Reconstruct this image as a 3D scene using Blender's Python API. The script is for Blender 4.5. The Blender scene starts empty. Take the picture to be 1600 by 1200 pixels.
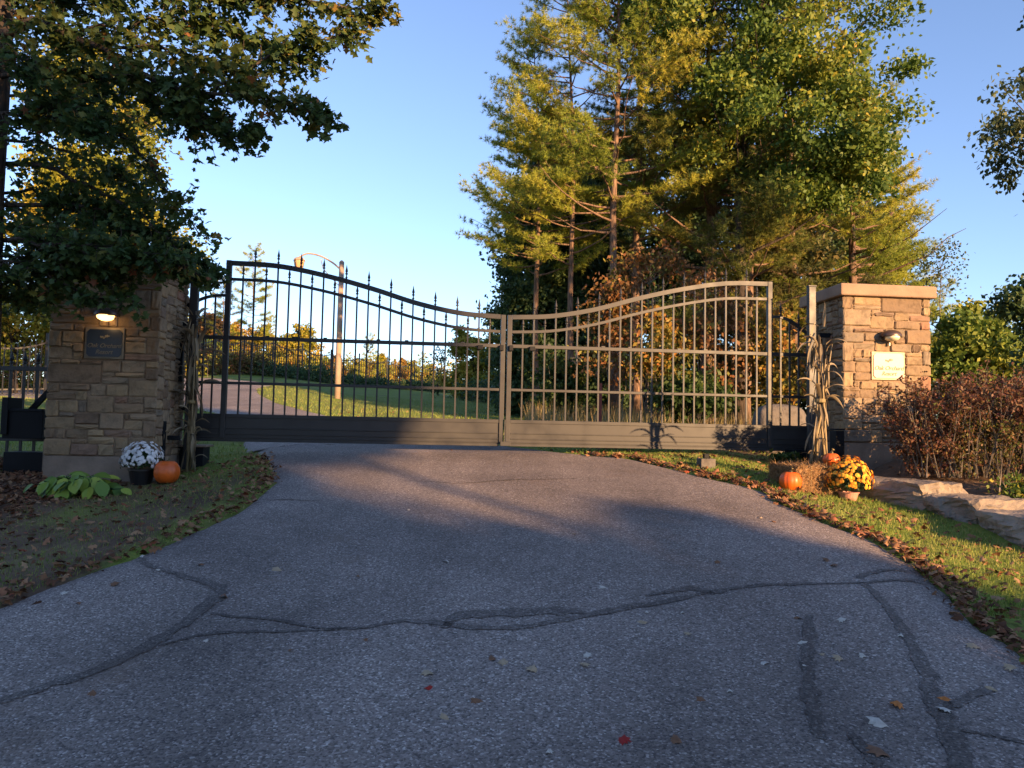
import bpy, math, random
import numpy as np
from mathutils import Vector, Matrix
random.seed(7)
SC = bpy.context.scene
COL = SC.collection
R = math.radians

# ------------------------------------------------------------------ camera, sky, sun, exposure
F = 1200.0                                  # focal length in photo pixels (1600 wide)
PITCH, ROLL = math.atan(68 / F), 0.02
fw = Vector((0, math.cos(PITCH), math.sin(PITCH)))
r0 = Vector((1, 0, 0)); u0 = Vector((0, -math.sin(PITCH), math.cos(PITCH)))
rc = r0 * math.cos(ROLL) + u0 * math.sin(ROLL)
uc = u0 * math.cos(ROLL) - r0 * math.sin(ROLL)
cam = bpy.data.cameras.new('camera'); cam.sensor_width = 36; cam.lens = 36 * F / 1600
cam.clip_start = 0.1; cam.clip_end = 2000
cam_o = bpy.data.objects.new('camera', cam); COL.objects.link(cam_o)
m = Matrix((rc, uc, -fw)).transposed().to_4x4(); cam_o.matrix_world = m
SC.camera = cam_o

SUN_AZ, SUN_EL = R(38), R(11.5)             # azimuth measured from straight behind the camera towards +x
to_sun = Vector((math.sin(SUN_AZ) * math.cos(SUN_EL), -math.cos(SUN_AZ) * math.cos(SUN_EL), math.sin(SUN_EL)))
w = bpy.data.worlds.new('World'); SC.world = w; w.use_nodes = True
nt = w.node_tree; bg = nt.nodes['Background']
sky = nt.nodes.new('ShaderNodeTexSky'); sky.sky_type = 'NISHITA'; sky.sun_disc = False
sky.sun_elevation = SUN_EL; sky.sun_rotation = math.atan2(to_sun.x, to_sun.y)
sky.air_density = 1.0; sky.dust_density = 0.1; sky.ozone_density = 4.0
hsv = nt.nodes.new('ShaderNodeHueSaturation'); hsv.inputs['Saturation'].default_value = .91
tint = nt.nodes.new('ShaderNodeMix'); tint.data_type = 'RGBA'; tint.blend_type = 'MULTIPLY'; tint.inputs[0].default_value = 1; tint.inputs[7].default_value = (1.08, .96, .99, 1)
nt.links.new(sky.outputs[0], hsv.inputs['Color']); nt.links.new(hsv.outputs[0], tint.inputs[6]); nt.links.new(tint.outputs[2], bg.inputs['Color']); bg.inputs['Strength'].default_value = 0.115
sun = bpy.data.lights.new('sun', 'SUN'); sun.energy = 5.0; sun.angle = R(0.55); sun.color = (1.0, 0.60, 0.29)
sun_o = bpy.data.objects.new('sun', sun); COL.objects.link(sun_o)
sun_o.rotation_euler = to_sun.to_track_quat('Z', 'Y').to_euler()
SC.view_settings.view_transform = 'Standard'; SC.view_settings.look = 'None'
SC.view_settings.gamma = 1; SC.view_settings.use_curve_mapping = False
SC.view_settings.exposure = 1.6


def at(px, py, d):
    """world point seen at photo pixel (px, py) whose distance along +y is d"""
    v = fw * F + rc * (px - 800) + uc * (600 - py)
    return v * (d / v.y)


# ------------------------------------------------------------------ ground shape
_U = np.array([-.9, -.6, -.42, -.31, -.227, -.08, .1, .3, .6, 1.2])
_S = np.array([.06, .07, .095, .092, .073, .062, .05, .03, .02, .01])


def _sm(t):
    t = np.clip(t, 0, 1); return t * t * (3 - 2 * t)


def gz(x, y):
    x = np.asarray(x, float); y = np.asarray(y, float)
    near = -1.5 + .122 * np.clip(y, -3, 9.6)
    s = np.interp(x / np.maximum(y, 3.0), _U, _S)
    yy = np.maximum(y - 9.6, 0)
    far = s * np.where(yy > 40, 40 + (yy - 40) * .35, yy)
    far = np.where(yy > 120, s * (68 + (yy - 120) * .05), far)
    lat = -.17 * _sm((-x - 2.6) / 1.3) - .12 * _sm((x - 2.4) / 1.4)
    lat = lat * (1 - _sm((y - 11) / 4))
    bed = .17 * _sm((x - 4.25) / .5) * _sm((y - 6.9) / .8) * (1 - _sm((y - 9.5) / 1.0)) * (1 - _sm((x - 8) / 2))
    bump = .012 * np.sin(x * 1.7 + 1.3 * np.sin(y * .9)) * np.sin(y * 1.3) * _sm((np.abs(x + .4 * 0) - 2.5) / 1.5)
    return near + far + lat + bed + bump


def gzf(x, y): return float(gz(x, y))


def gp(px, py, lift=0.0):
    """ground point seen at a photo pixel"""
    v = fw * F + rc * (px - 800) + uc * (600 - py); v = v / v.y
    d = 1.5
    while d < 150:
        p = v * d
        if p.z <= gzf(p.x, p.y):
            break
        d += .04
    lo, hi = d - .04, d
    for _ in range(12):
        mid = (lo + hi) / 2; p = v * mid
        if p.z <= gzf(p.x, p.y): hi = mid
        else: lo = mid
    p = v * hi
    return Vector((p.x, p.y, gzf(p.x, p.y) + lift))


# ------------------------------------------------------------------ materials
def mat(name):
    m_ = bpy.data.materials.new(name); m_.use_nodes = True
    return m_, m_.node_tree, m_.node_tree.nodes['Principled BSDF']


def N(t, kind, **kw):
    n = t.nodes.new(kind)
    for k, v in kw.items():
        if k.startswith('i_'):
            n.inputs[k[2:].replace('_', ' ')].default_value = v
        else: setattr(n, k, v)
    return n


def ramp(t, stops, src=None, interp='LINEAR'):
    n = t.nodes.new('ShaderNodeValToRGB'); cr = n.color_ramp; cr.interpolation = interp
    while len(cr.elements) < len(stops): cr.elements.new(.5)
    for e, (p, c) in zip(cr.elements, stops):
        e.position = p; e.color = (*c, 1) if len(c) == 3 else c
    if src: t.links.new(src, n.inputs[0])
    return n


def noise_bump(t, b, scale, strength, dist=.01, detail=6, vec=None, extra=None):
    n = N(t, 'ShaderNodeTexNoise'); n.inputs['Scale'].default_value = scale; n.inputs['Detail'].default_value = detail
    if vec: t.links.new(vec, n.inputs['Vector'])
    bp = N(t, 'ShaderNodeBump'); bp.inputs['Strength'].default_value = strength; bp.inputs['Distance'].default_value = dist
    t.links.new(n.outputs['Fac'], bp.inputs['Height']); t.links.new(bp.outputs[0], b.inputs['Normal'])
    return n


def simple(name, col, rough=.6, metal=0, spec=.5, bump=0, bscale=40, vary=.15, vscale=6):
    m_, t, b = mat(name)
    b.inputs['Roughness'].default_value = rough; b.inputs['Metallic'].default_value = metal
    b.inputs['Specular IOR Level'].default_value = spec
    tc = N(t, 'ShaderNodeTexCoord')
    n = N(t, 'ShaderNodeTexNoise'); n.inputs['Scale'].default_value = vscale; n.inputs['Detail'].default_value = 5
    t.links.new(tc.outputs['Object'], n.inputs['Vector'])
    lo = tuple(c * (1 - vary) for c in col); hi = tuple(min(1, c * (1 + vary)) for c in col)
    r_ = ramp(t, [(.3, lo), (.7, hi)], n.outputs['Fac'])
    t.links.new(r_.outputs[0], b.inputs['Base Color'])
    if bump: noise_bump(t, b, bscale, bump, vec=tc.outputs['Object'])
    return m_


def leafmat(name, stops, trans=.3, rough=.55, spec=.3):
    m_, t, b = mat(name)
    at_ = N(t, 'ShaderNodeAttribute', attribute_name='tone')
    r_ = ramp(t, stops, at_.outputs['Fac'])
    t.links.new(r_.outputs[0], b.inputs['Base Color']); b.inputs['Roughness'].default_value = rough
    b.inputs['Specular IOR Level'].default_value = spec
    if trans:
        tr = N(t, 'ShaderNodeBsdfTranslucent'); t.links.new(r_.outputs[0], tr.inputs[0])
        mx = N(t, 'ShaderNodeMixShader'); mx.inputs[0].default_value = trans
        t.links.new(b.outputs[0], mx.inputs[1]); t.links.new(tr.outputs[0], mx.inputs[2])
        t.links.new(mx.outputs[0], t.nodes['Material Output'].inputs[0])
    return m_


def leafmat_obj(name, stops, rough=.6):
    """for leaves that are objects of their own: colour by object"""
    m_, t, b = mat(name)
    oi = N(t, 'ShaderNodeObjectInfo'); r_ = ramp(t, stops, oi.outputs['Random'])
    t.links.new(r_.outputs[0], b.inputs['Base Color']); b.inputs['Roughness'].default_value = rough
    b.inputs['Specular IOR Level'].default_value = .25
    return m_


M = {}
# asphalt: dark binder with pale and dark chips, wear patches
def asphalt(name='asphalt', k=1.0):
    m_, t, b = mat(name)
    tc = N(t, 'ShaderNodeTexCoord')
    v = N(t, 'ShaderNodeTexVoronoi'); v.inputs['Scale'].default_value = 115; v.inputs['Randomness'].default_value = 1
    t.links.new(tc.outputs['Object'], v.inputs['Vector'])
    sep = N(t, 'ShaderNodeSeparateColor'); t.links.new(v.outputs['Color'], sep.inputs[0])
    chips = ramp(t, [(p, tuple(q * k for q in c)) for p, c in [(0, (.08, .067, .06)), (.3, (.175, .146, .128)), (.7, (.235, .197, .173)), (.88, (.28, .24, .215)), (1, (.50, .45, .41))]], sep.outputs[0])
    big = N(t, 'ShaderNodeTexNoise'); big.inputs['Scale'].default_value = .55; big.inputs['Detail'].default_value = 7
    big.inputs['Roughness'].default_value = .65
    t.links.new(tc.outputs['Object'], big.inputs['Vector'])
    br = ramp(t, [(.32, (.66, .64, .63)), (.5, (1, .98, .97)), (.68, (1.22, 1.2, 1.18))], big.outputs['Fac'])
    mx = N(t, 'ShaderNodeMix', data_type='RGBA', blend_type='MULTIPLY'); mx.inputs[0].default_value = 1
    t.links.new(chips.outputs[0], mx.inputs[6]); t.links.new(br.outputs[0], mx.inputs[7])
    mpx = N(t, 'ShaderNodeMapping'); mpx.inputs['Scale'].default_value = (1.15, .13, 1); mpx.inputs['Rotation'].default_value = (0, 0, .12)
    t.links.new(tc.outputs['Object'], mpx.inputs[0]); trk = N(t, 'ShaderNodeTexNoise'); trk.inputs['Scale'].default_value = 1.0; trk.inputs['Detail'].default_value = 4
    t.links.new(mpx.outputs[0], trk.inputs['Vector']); tr_ = ramp(t, [(.38, (.80, .79, .78)), (.6, (1.12, 1.11, 1.1))], trk.outputs['Fac'])
    mx0 = N(t, 'ShaderNodeMix', data_type='RGBA', blend_type='MULTIPLY'); mx0.inputs[0].default_value = 1
    t.links.new(mx.outputs[2], mx0.inputs[6]); t.links.new(tr_.outputs[0], mx0.inputs[7]); mx = mx0
    # pine-needle / dirt brown staining
    st = N(t, 'ShaderNodeTexNoise'); st.inputs['Scale'].default_value = 1.3; st.inputs['Detail'].default_value = 9; st.inputs['Roughness'].default_value = .75
    t.links.new(tc.outputs['Object'], st.inputs['Vector'])
    sr = ramp(t, [(.58, (0, 0, 0)), (.72, (.45, .45, .45))], st.outputs['Fac'])
    mx2 = N(t, 'ShaderNodeMix', data_type='RGBA'); t.links.new(sr.outputs[0], mx2.inputs[0])
    t.links.new(mx.outputs[2], mx2.inputs[6]); mx2.inputs[7].default_value = (.17 * k, .115 * k, .08 * k, 1)
    t.links.new(mx2.outputs[2], b.inputs['Base Color'])
    b.inputs['Roughness'].default_value = .78; b.inputs['Specular IOR Level'].default_value = .35
    n = N(t, 'ShaderNodeTexNoise'); n.inputs['Scale'].default_value = 45; n.inputs['Detail'].default_value = 5
    t.links.new(tc.outputs['Object'], n.inputs['Vector'])
    ad = N(t, 'ShaderNodeMath', operation='SUBTRACT'); t.links.new(n.outputs['Fac'], ad.inputs[0]); t.links.new(v.outputs['Distance'], ad.inputs[1])
    bp = N(t, 'ShaderNodeBump'); bp.inputs['Strength'].default_value = .9; bp.inputs['Distance'].default_value = .006
    t.links.new(ad.outputs[0], bp.inputs['Height']); t.links.new(bp.outputs[0], b.inputs['Normal'])
    return m_


def ground_mat():
    m_, t, b = mat('ground')
    tc = N(t, 'ShaderNodeTexCoord')
    n = N(t, 'ShaderNodeTexNoise'); n.inputs['Scale'].default_value = .8; n.inputs['Detail'].default_value = 10; n.inputs['Roughness'].default_value = .7
    t.links.new(tc.outputs['Object'], n.inputs['Vector'])
    soil = ramp(t, [(.35, (.09, .058, .038)), (.65, (.19, .125, .08))], n.outputs['Fac'])
    n2 = N(t, 'ShaderNodeTexNoise'); n2.inputs['Scale'].default_value = 7; n2.inputs['Detail'].default_value = 9; n2.inputs['Roughness'].default_value = .8
    t.links.new(tc.outputs['Object'], n2.inputs['Vector'])
    green = ramp(t, [(.3, (.10, .14, .028)), (.5, (.17, .21, .04)), (.7, (.25, .25, .065))], n2.outputs['Fac'])
    a = N(t, 'ShaderNodeAttribute', attribute_name='lawn')
    ad = N(t, 'ShaderNodeMath', operation='MULTIPLY_ADD'); t.links.new(n.outputs['Fac'], ad.inputs[0]); ad.inputs[1].default_value = .9
    t.links.new(a.outputs['Fac'], ad.inputs[2])
    st = N(t, 'ShaderNodeMapRange'); t.links.new(ad.outputs[0], st.inputs[0]); st.inputs[1].default_value = .78; st.inputs[2].default_value = 1.0
    mx = N(t, 'ShaderNodeMix', data_type='RGBA'); t.links.new(st.outputs[0], mx.inputs[0])
    t.links.new(soil.outputs[0], mx.inputs[6]); t.links.new(green.outputs[0], mx.inputs[7])
    t.links.new(mx.outputs[2], b.inputs['Base Color']); b.inputs['Roughness'].default_value = .95; b.inputs['Specular IOR Level'].default_value = .1
    bp = N(t, 'ShaderNodeBump'); bp.inputs['Strength'].default_value = .8; bp.inputs['Distance'].default_value = .04
    n3 = N(t, 'ShaderNodeTexNoise'); n3.inputs['Scale'].default_value = 22; n3.inputs['Detail'].default_value = 6
    t.links.new(tc.outputs['Object'], n3.inputs['Vector'])
    t.links.new(n3.outputs['Fac'], bp.inputs['Height']); t.links.new(bp.outputs[0], b.inputs['Normal'])
    return m_


def stone_mat(name, cols, bump=.7):
    m_, t, b = mat(name)
    tc = N(t, 'ShaderNodeTexCoord'); oi = N(t, 'ShaderNodeObjectInfo')
    base = ramp(t, cols, oi.outputs['Random'])
    n = N(t, 'ShaderNodeTexNoise'); n.inputs['Scale'].default_value = 9; n.inputs['Detail'].default_value = 9; n.inputs['Roughness'].default_value = .65
    mp = N(t, 'ShaderNodeMapping'); cx = N(t, 'ShaderNodeCombineXYZ')
    ml = N(t, 'ShaderNodeMath', operation='MULTIPLY'); ml.inputs[1].default_value = 37; t.links.new(oi.outputs['Random'], ml.inputs[0])
    for k in range(3): t.links.new(ml.outputs[0], cx.inputs[k])
    t.links.new(tc.outputs['Object'], mp.inputs[0]); t.links.new(cx.outputs[0], mp.inputs[1]); t.links.new(mp.outputs[0], n.inputs['Vector'])
    vr = ramp(t, [(.28, (.55, .53, .52)), (.5, (1, 1, 1)), (.75, (1.2, 1.14, 1.06))], n.outputs['Fac'])
    mx = N(t, 'ShaderNodeMix', data_type='RGBA', blend_type='MULTIPLY'); mx.inputs[0].default_value = 1
    t.links.new(base.outputs[0], mx.inputs[6]); t.links.new(vr.outputs[0], mx.inputs[7]); t.links.new(mx.outputs[2], b.inputs['Base Color'])
    b.inputs['Roughness'].default_value = .9; b.inputs['Specular IOR Level'].default_value = .2
    n2 = N(t, 'ShaderNodeTexNoise'); n2.inputs['Scale'].default_value = 28; n2.inputs['Detail'].default_value = 8
    t.links.new(mp.outputs[0], n2.inputs['Vector'])
    bp = N(t, 'ShaderNodeBump'); bp.inputs['Strength'].default_value = bump; bp.inputs['Distance'].default_value = .012
    t.links.new(n2.outputs['Fac'], bp.inputs['Height']); t.links.new(bp.outputs[0], b.inputs['Normal'])
    return m_


def iron_mat():
    m_, t, b = mat('black_iron')
    tc = N(t, 'ShaderNodeTexCoord'); n = N(t, 'ShaderNodeTexNoise'); n.inputs['Scale'].default_value = 5; n.inputs['Detail'].default_value = 8
    t.links.new(tc.outputs['Object'], n.inputs['Vector'])
    c = ramp(t, [(.3, (.018, .018, .020)), (.7, (.034, .033, .032))], n.outputs['Fac']); t.links.new(c.outputs[0], b.inputs['Base Color'])
    rr = ramp(t, [(.3, (.38,) * 3), (.7, (.55,) * 3)], n.outputs['Fac']); t.links.new(rr.outputs[0], b.inputs['Roughness'])
    b.inputs['Specular IOR Level'].default_value = .4
    return m_


def bark_mat(name, a, c):
    m_, t, b = mat(name)
    tc = N(t, 'ShaderNodeTexCoord'); mp = N(t, 'ShaderNodeMapping'); mp.inputs['Scale'].default_value = (9, 9, 1.6)
    t.links.new(tc.outputs['Object'], mp.inputs[0])
    n = N(t, 'ShaderNodeTexNoise'); n.inputs['Scale'].default_value = 3; n.inputs['Detail'].default_value = 8; t.links.new(mp.outputs[0], n.inputs['Vector'])
    r_ = ramp(t, [(.35, a), (.65, c)], n.outputs['Fac']); t.links.new(r_.outputs[0], b.inputs['Base Color'])
    b.inputs['Roughness'].default_value = .95; b.inputs['Specular IOR Level'].default_value = .1
    bp = N(t, 'ShaderNodeBump'); bp.inputs['Strength'].default_value = .9; bp.inputs['Distance'].default_value = .03
    t.links.new(n.outputs['Fac'], bp.inputs['Height']); t.links.new(bp.outputs[0], b.inputs['Normal'])
    return m_


M['asphalt'] = asphalt(); M['ground'] = ground_mat(); M['iron'] = iron_mat()
M['tar'] = asphalt('tar', .56)
M['stone'] = stone_mat('split_stone', [(0, (.15, .105, .072)), (.25, (.25, .182, .11)), (.45, (.30, .22, .13)), (.6, (.20, .142, .092)), (.75, (.27, .205, .135)), (.88, (.17, .14, .105)), (1, (.25, .14, .09))])
M['mortar'] = simple('mortar', (.25, .18, .125), .95, spec=.1, bump=.6, bscale=80)
M['cap'] = simple('cast_cap', (.29, .195, .135), .85, spec=.2, bump=.35, bscale=60, vary=.12)
M['concrete'] = simple('concrete', (.24, .185, .14), .92, spec=.1, bump=.5, bscale=50, vary=.2)
M['armour'] = stone_mat('armour_stone', [(0, (.20, .165, .13)), (1, (.29, .24, .19))], 1.0)
M['boulder'] = stone_mat('boulder', [(0, (.11, .10, .095)), (1, (.15, .135, .12))], 1.0)
M['navy'] = simple('navy_plate', (.006, .014, .035), .35)
M['brass'] = simple('aged_brass', (.20, .16, .11), .5, metal=.3)
M['cream'] = simple('cream_plate', (.33, .26, .165), .4, vary=.12, vscale=14)  # sun glare painted into the plate colour; the twin plaque is navy
M['creamframe'] = simple('cream_frame', (.42, .29, .16), .5)  # frame colour carries the same painted sun glare
M['ochre'] = simple('ochre_lettering', (.24, .16, .09), .6)  # lettering colour as washed by the painted sun glare
M['bronze'] = simple('bronze_lamp', (.075, .05, .04), .35, metal=.4)
M['pumpkin'] = simple('pumpkin_skin', (.60, .105, .010), .42, vary=.18, vscale=9, bump=.15, bscale=30)
M['stem'] = simple('dry_stem', (.22, .17, .08), .85)
M['potblack'] = simple('black_plastic', (.012, .012, .013), .4)
M['potclay'] = simple('clay_pot', (.42, .20, .15), .6)
M['box'] = simple('black_box', (.007, .008, .010), .6, spec=.2)
M['pole'] = simple('weathered_pole', (.36, .27, .21), .8, spec=.2)
M['husk'] = leafmat('corn_husk', [(0, (.10, .075, .045)), (.5, (.20, .155, .095)), (1, (.34, .27, .17))], .2)
M['stalk'] = simple('corn_stalk', (.25, .19, .10), .7)
M['barkdark'] = bark_mat('dark_bark', (.035, .028, .024), (.085, .066, .052))
M['barkpine'] = bark_mat('pine_bark', (.09, .06, .045), (.24, .155, .105))
M['barkgrey'] = bark_mat('grey_bark', (.08, .07, .06), (.2, .17, .14))
M['straw'] = leafmat('straw', [(0, (.11, .06, .028)), (.5, (.24, .135, .06)), (1, (.42, .27, .13))], .1)
M['hay'] = simple('packed_hay', (.22, .12, .05), .95, spec=.1, bump=1, bscale=70, vary=.35, vscale=30)


# ------------------------------------------------------------------ mesh helpers
ORG = {}                                    # world origin of each empty / part


def link(o, parent=None):
    COL.objects.link(o)
    if parent is not None: o.parent = parent
    return o


def thing(name, label, cat, loc=(0, 0, 0), group=None):
    o = bpy.data.objects.new(name, None); o.empty_display_size = .2
    link(o); o.location = loc; o['label'] = label; o['category'] = cat
    if group: o['group'] = group
    ORG[o.name] = Vector(loc)
    return o


def org(parent): return ORG[parent.name] if parent is not None else Vector((0, 0, 0))


class MB:
    def __init__(s): s.v = []; s.f = []

    def add(s, vs, fs):
        k = len(s.v); s.v += [tuple(p) for p in vs]; s.f += [tuple(i + k for i in f) for f in fs]; return s

    def box(s, c, size, ax=None):
        """box centred at c; ax = (X, Y, Z) unit axes"""
        X, Y, Z = ax or (Vector((1, 0, 0)), Vector((0, 1, 0)), Vector((0, 0, 1)))
        c = Vector(c); a, b, h = size[0] / 2, size[1] / 2, size[2] / 2
        p = [c + X * (i * a) + Y * (j * b) + Z * (k * h) for k in (-1, 1) for j in (-1, 1) for i in (-1, 1)]
        return s.add(p, [(0, 2, 3, 1), (4, 5, 7, 6), (0, 1, 5, 4), (2, 6, 7, 3), (0, 4, 6, 2), (1, 3, 7, 5)])

    def bar(s, pts, wd, ht, side):
        """rectangular bar swept along pts; side = horizontal unit vector across"""
        pts = [Vector(p) for p in pts]; rings = []
        for i, p in enumerate(pts):
            d = (pts[min(i + 1, len(pts) - 1)] - pts[max(i - 1, 0)]).normalized()
            up = side.cross(d).normalized()
            if up.z < 0: up = -up
            rings.append([p + side * (a * wd / 2) + up * (b * ht / 2) for a, b in ((-1, -1), (1, -1), (1, 1), (-1, 1))])
        vs = [q for r_ in rings for q in r_]; fs = []
        for i in range(len(rings) - 1):
            for j in range(4):
                a = i * 4 + j; b = i * 4 + (j + 1) % 4
                fs.append((a, b, b + 4, a + 4))
        fs += [(0, 3, 2, 1), tuple(len(vs) - 4 + k for k in range(4))]
        return s.add(vs, fs)

    def tube(s, pts, rad, n=8, cap=True):
        pts = [Vector(p) for p in pts]
        if not hasattr(rad, '__len__'): rad = [rad] * len(pts)
        ref = Vector((0, 0, 1)); vs = []; fs = []
        for i, p in enumerate(pts):
            d = (pts[min(i + 1, len(pts) - 1)] - pts[max(i - 1, 0)]).normalized()
            a = d.cross(ref if abs(d.z) < .9 else Vector((1, 0, 0))).normalized(); b = d.cross(a)
            for k in range(n):
                t = 2 * math.pi * k / n
                vs.append(p + (a * math.cos(t) + b * math.sin(t)) * rad[i])
        for i in range(len(pts) - 1):
            for k in range(n):
                a = i * n + k; b = i * n + (k + 1) % n
                fs.append((a, a + n, b + n, b))
        if cap:
            fs.append(tuple(range(n))); fs.append(tuple(len(vs) - 1 - k for k in range(n)))
        return s.add(vs, fs)

    def lathe(s, c, prof, n=16, ax=None):
        """prof: (radius, height) pairs about axis Z at c"""
        c = Vector(c); X, Y, Z = ax or (Vector((1, 0, 0)), Vector((0, 1, 0)), Vector((0, 0, 1)))
        vs = []; fs = []
        for r_, h in prof:
            for k in range(n):
                t = 2 * math.pi * k / n
                vs.append(c + X * (r_ * math.cos(t)) + Y * (r_ * math.sin(t)) + Z * h)
        for i in range(len(prof) - 1):
            for k in range(n):
                a = i * n + k; b = i * n + (k + 1) % n
                fs.append((a, b, b + n, a + n))
        fs.append(tuple(n - 1 - k for k in range(n))); fs.append(tuple((len(prof) - 1) * n + k for k in range(n)))
        return s.add(vs, fs)

    def mesh(s, name, o=Vector((0, 0, 0)), smooth=False):
        me = bpy.data.meshes.new(name)
        me.from_pydata([(p[0] - o[0], p[1] - o[1], p[2] - o[2]) for p in s.v], [], s.f)
        if smooth: me.shade_smooth()
        me.update(); return me

    def build(s, name, m_, parent=None, smooth=False, bevel=0):
        me = s.mesh(name, org(parent), smooth); me.materials.append(m_)
        o = link(bpy.data.objects.new(name, me), parent)
        ORG[o.name] = org(parent)
        if bevel:
            b = o.modifiers.new('bevel', 'BEVEL'); b.width = bevel; b.segments = 2; b.limit_method = 'ANGLE'
        return o


def npmesh(name, V, Fc, mats, tone=None, smooth=False):
    """V (n,3), Fc (m,k) with one polygon size"""
    me = bpy.data.meshes.new(name); V = np.asarray(V, np.float32); Fc = np.asarray(Fc, np.int32)
    k = Fc.shape[1]
    me.vertices.add(len(V)); me.vertices.foreach_set('co', V.ravel())
    me.loops.add(Fc.size); me.loops.foreach_set('vertex_index', Fc.ravel())
    me.polygons.add(len(Fc)); me.polygons.foreach_set('loop_start', np.arange(0, Fc.size, k, dtype=np.int32))
    try: me.polygons.foreach_set('loop_total', np.full(len(Fc), k, np.int32))
    except Exception: pass
    if tone is not None:
        a = me.attributes.new('tone', 'FLOAT', 'POINT'); a.data.foreach_set('value', np.asarray(tone, np.float32))
    me.update(calc_edges=True)
    if smooth: me.shade_smooth()
    for m_ in (mats if isinstance(mats, (list, tuple)) else [mats]): me.materials.append(m_)
    return me


def npobj(name, me, parent=None, stuff=False):
    o = link(bpy.data.objects.new(name, me), parent)
    ORG[o.name] = org(parent)
    if stuff: o['kind'] = 'stuff'
    return o


def nrm(a): return a / np.maximum(np.linalg.norm(a, axis=-1, keepdims=True), 1e-9)


def scatter(tv, tf, pos, Z, Y, scale):
    """copies of a template (tv (k,3): x across, y along, z normal) with normal Z and length direction near Y"""
    Z = nrm(Z); Y = nrm(Y - (Y * Z).sum(1, keepdims=True) * Z); X = np.cross(Y, Z)
    scale = np.asarray(scale)
    if scale.ndim == 1: scale = scale[:, None]
    if scale.shape[1] == 1: scale = np.repeat(scale, 3, 1)
    t = tv[None] * scale[:, None, :]
    V = pos[:, None, :] + t[..., 0:1] * X[:, None] + t[..., 1:2] * Y[:, None] + t[..., 2:3] * Z[:, None]
    k = len(tv)
    Fc = tf[None] + (np.arange(len(pos)) * k)[:, None, None]
    return V.reshape(-1, 3), Fc.reshape(-1, tf.shape[1])


OAK2 = [(0, -.12), (.04, 0), (.18, .12), (.42, .08), (.30, .27), (.50, .47), (.24, .50), (.30, .72), (.12, .72), (0, 1.0)]
OAK = np.array([(0, .4, .04)] + [(x, y, .0 - abs(x) * .25 - .10 * (y - .4) ** 2) for x, y in OAK2 + [(-x, y) for x, y in OAK2[-2:0:-1]]])
_n = len(OAK) - 1
LOB2 = [(0, -.1), (.34, .12), (.18, .34), (.5, .5), (.22, .66), (0, 1.0)]      # lighter lobed leaf for whole crowns and litter
LOB = np.array([(0, .4, .04)] + [(x, y, -abs(x) * .25 - .10 * (y - .4) ** 2) for x, y in LOB2 + [(-x, y) for x, y in LOB2[-2:0:-1]]])
LOBF = np.array([(0, 1 + i, 1 + (i + 1) % 10) for i in range(10)])
OAKF = np.array([(0, 1 + i, 1 + (i + 1) % _n) for i in range(_n)])
RH = np.array([(0, 0, 0), (.32, .45, -.04), (0, 1, -.08), (-.32, .45, -.04)], float); RHF = np.array([(0, 1, 2, 3)])
TRI = np.array([(-.5, 0, 0), (.5, 0, 0), (0, 1, 0)], float); TRIF = np.array([(0, 1, 2)])
OVAL2 = [(0, 0), (.2, .1), (.38, .32), (.40, .55), (.25, .82), (0, 1.05)]
OVAL = np.array([(0, .5, -.07)] + [(x, y, -.18 * (y - .3) ** 2 + .14 * abs(x)) for x, y in OVAL2 + [(-x, y) for x, y in OVAL2[-2:0:-1]]])
_n2 = len(OVAL) - 1
OVALF = np.array([(0, 1 + i, 1 + (i + 1) % _n2) for i in range(_n2)])


def rnd(rs, n): return nrm(rs.normal(size=(n, 3)))


# ------------------------------------------------------------------ road outline
def P2(px, py):
    p = gp(px, py); return (p.x, p.y)


left_e = [(-9, -9), (-7.0, -3), (-5.6, 1.0), P2(-220, 1050), P2(-90, 985), P2(0, 947), P2(72, 918), P2(161, 884), P2(241, 857), P2(339, 815), P2(377, 795), P2(414, 766), P2(428, 749), P2(423, 726), P2(397, 705),
          (-3.45, 10.0), (-4.4, 12.5), (-6.6, 16), (-11, 20.5), (-18, 25), (-32, 30)]
right_e = [(6, -9), (4.2, -3), (3.0, 1.0), P2(1760, 1200), P2(1640, 1080), P2(1580, 1010), P2(1525, 975), P2(1465, 915), P2(1415, 875), P2(1355, 840), P2(1296, 818), P2(1217, 785), P2(1189, 766), P2(1094, 742), P2(995, 718),
           (.85, 9.75), (-1.5, 12.6), (-3.7, 15.8), (-6.0, 19.2), (-8.3, 25), (-9.0, 29)]
right_far = [(-11, 31.5), (-16, 34), (-34, 38)]


def resample(pts, n):
    p = np.array(pts, float); d = np.r_[0, np.cumsum(np.linalg.norm(np.diff(p, axis=0), axis=1))]
    # Catmull-Rom dense
    out = []
    q = np.vstack([p[0] * 2 - p[1], p, p[-1] * 2 - p[-2]])
    for i in range(1, len(q) - 2):
        for t in np.linspace(0, 1, 12, endpoint=False):
            a, b, c, e = q[i - 1], q[i], q[i + 1], q[i + 2]
            out.append(.5 * ((2 * b) + (-a + c) * t + (2 * a - 5 * b + 4 * c - e) * t * t + (-a + 3 * b - 3 * c + e) * t ** 3))
    out.append(p[-1]); return np.array(out)


LE = resample(left_e, 0); RE = resample(right_e + right_far, 0)


def param(c, n):
    d = np.r_[0, np.cumsum(np.linalg.norm(np.diff(c, axis=0), axis=1))]
    return c, d


n_rows = 340
# match rows by index share on both edges, split at the gate
def split(c, y_gate):
    i = next(k for k in range(len(c)) if c[k][1] > y_gate); return c[:i + 1], c[i:]


def seg(c, n):
    d = np.r_[0, np.cumsum(np.linalg.norm(np.diff(c, axis=0), axis=1))]; t = np.linspace(0, d[-1], n)
    return np.c_[np.interp(t, d, c[:, 0]), np.interp(t, d, c[:, 1])]


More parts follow.
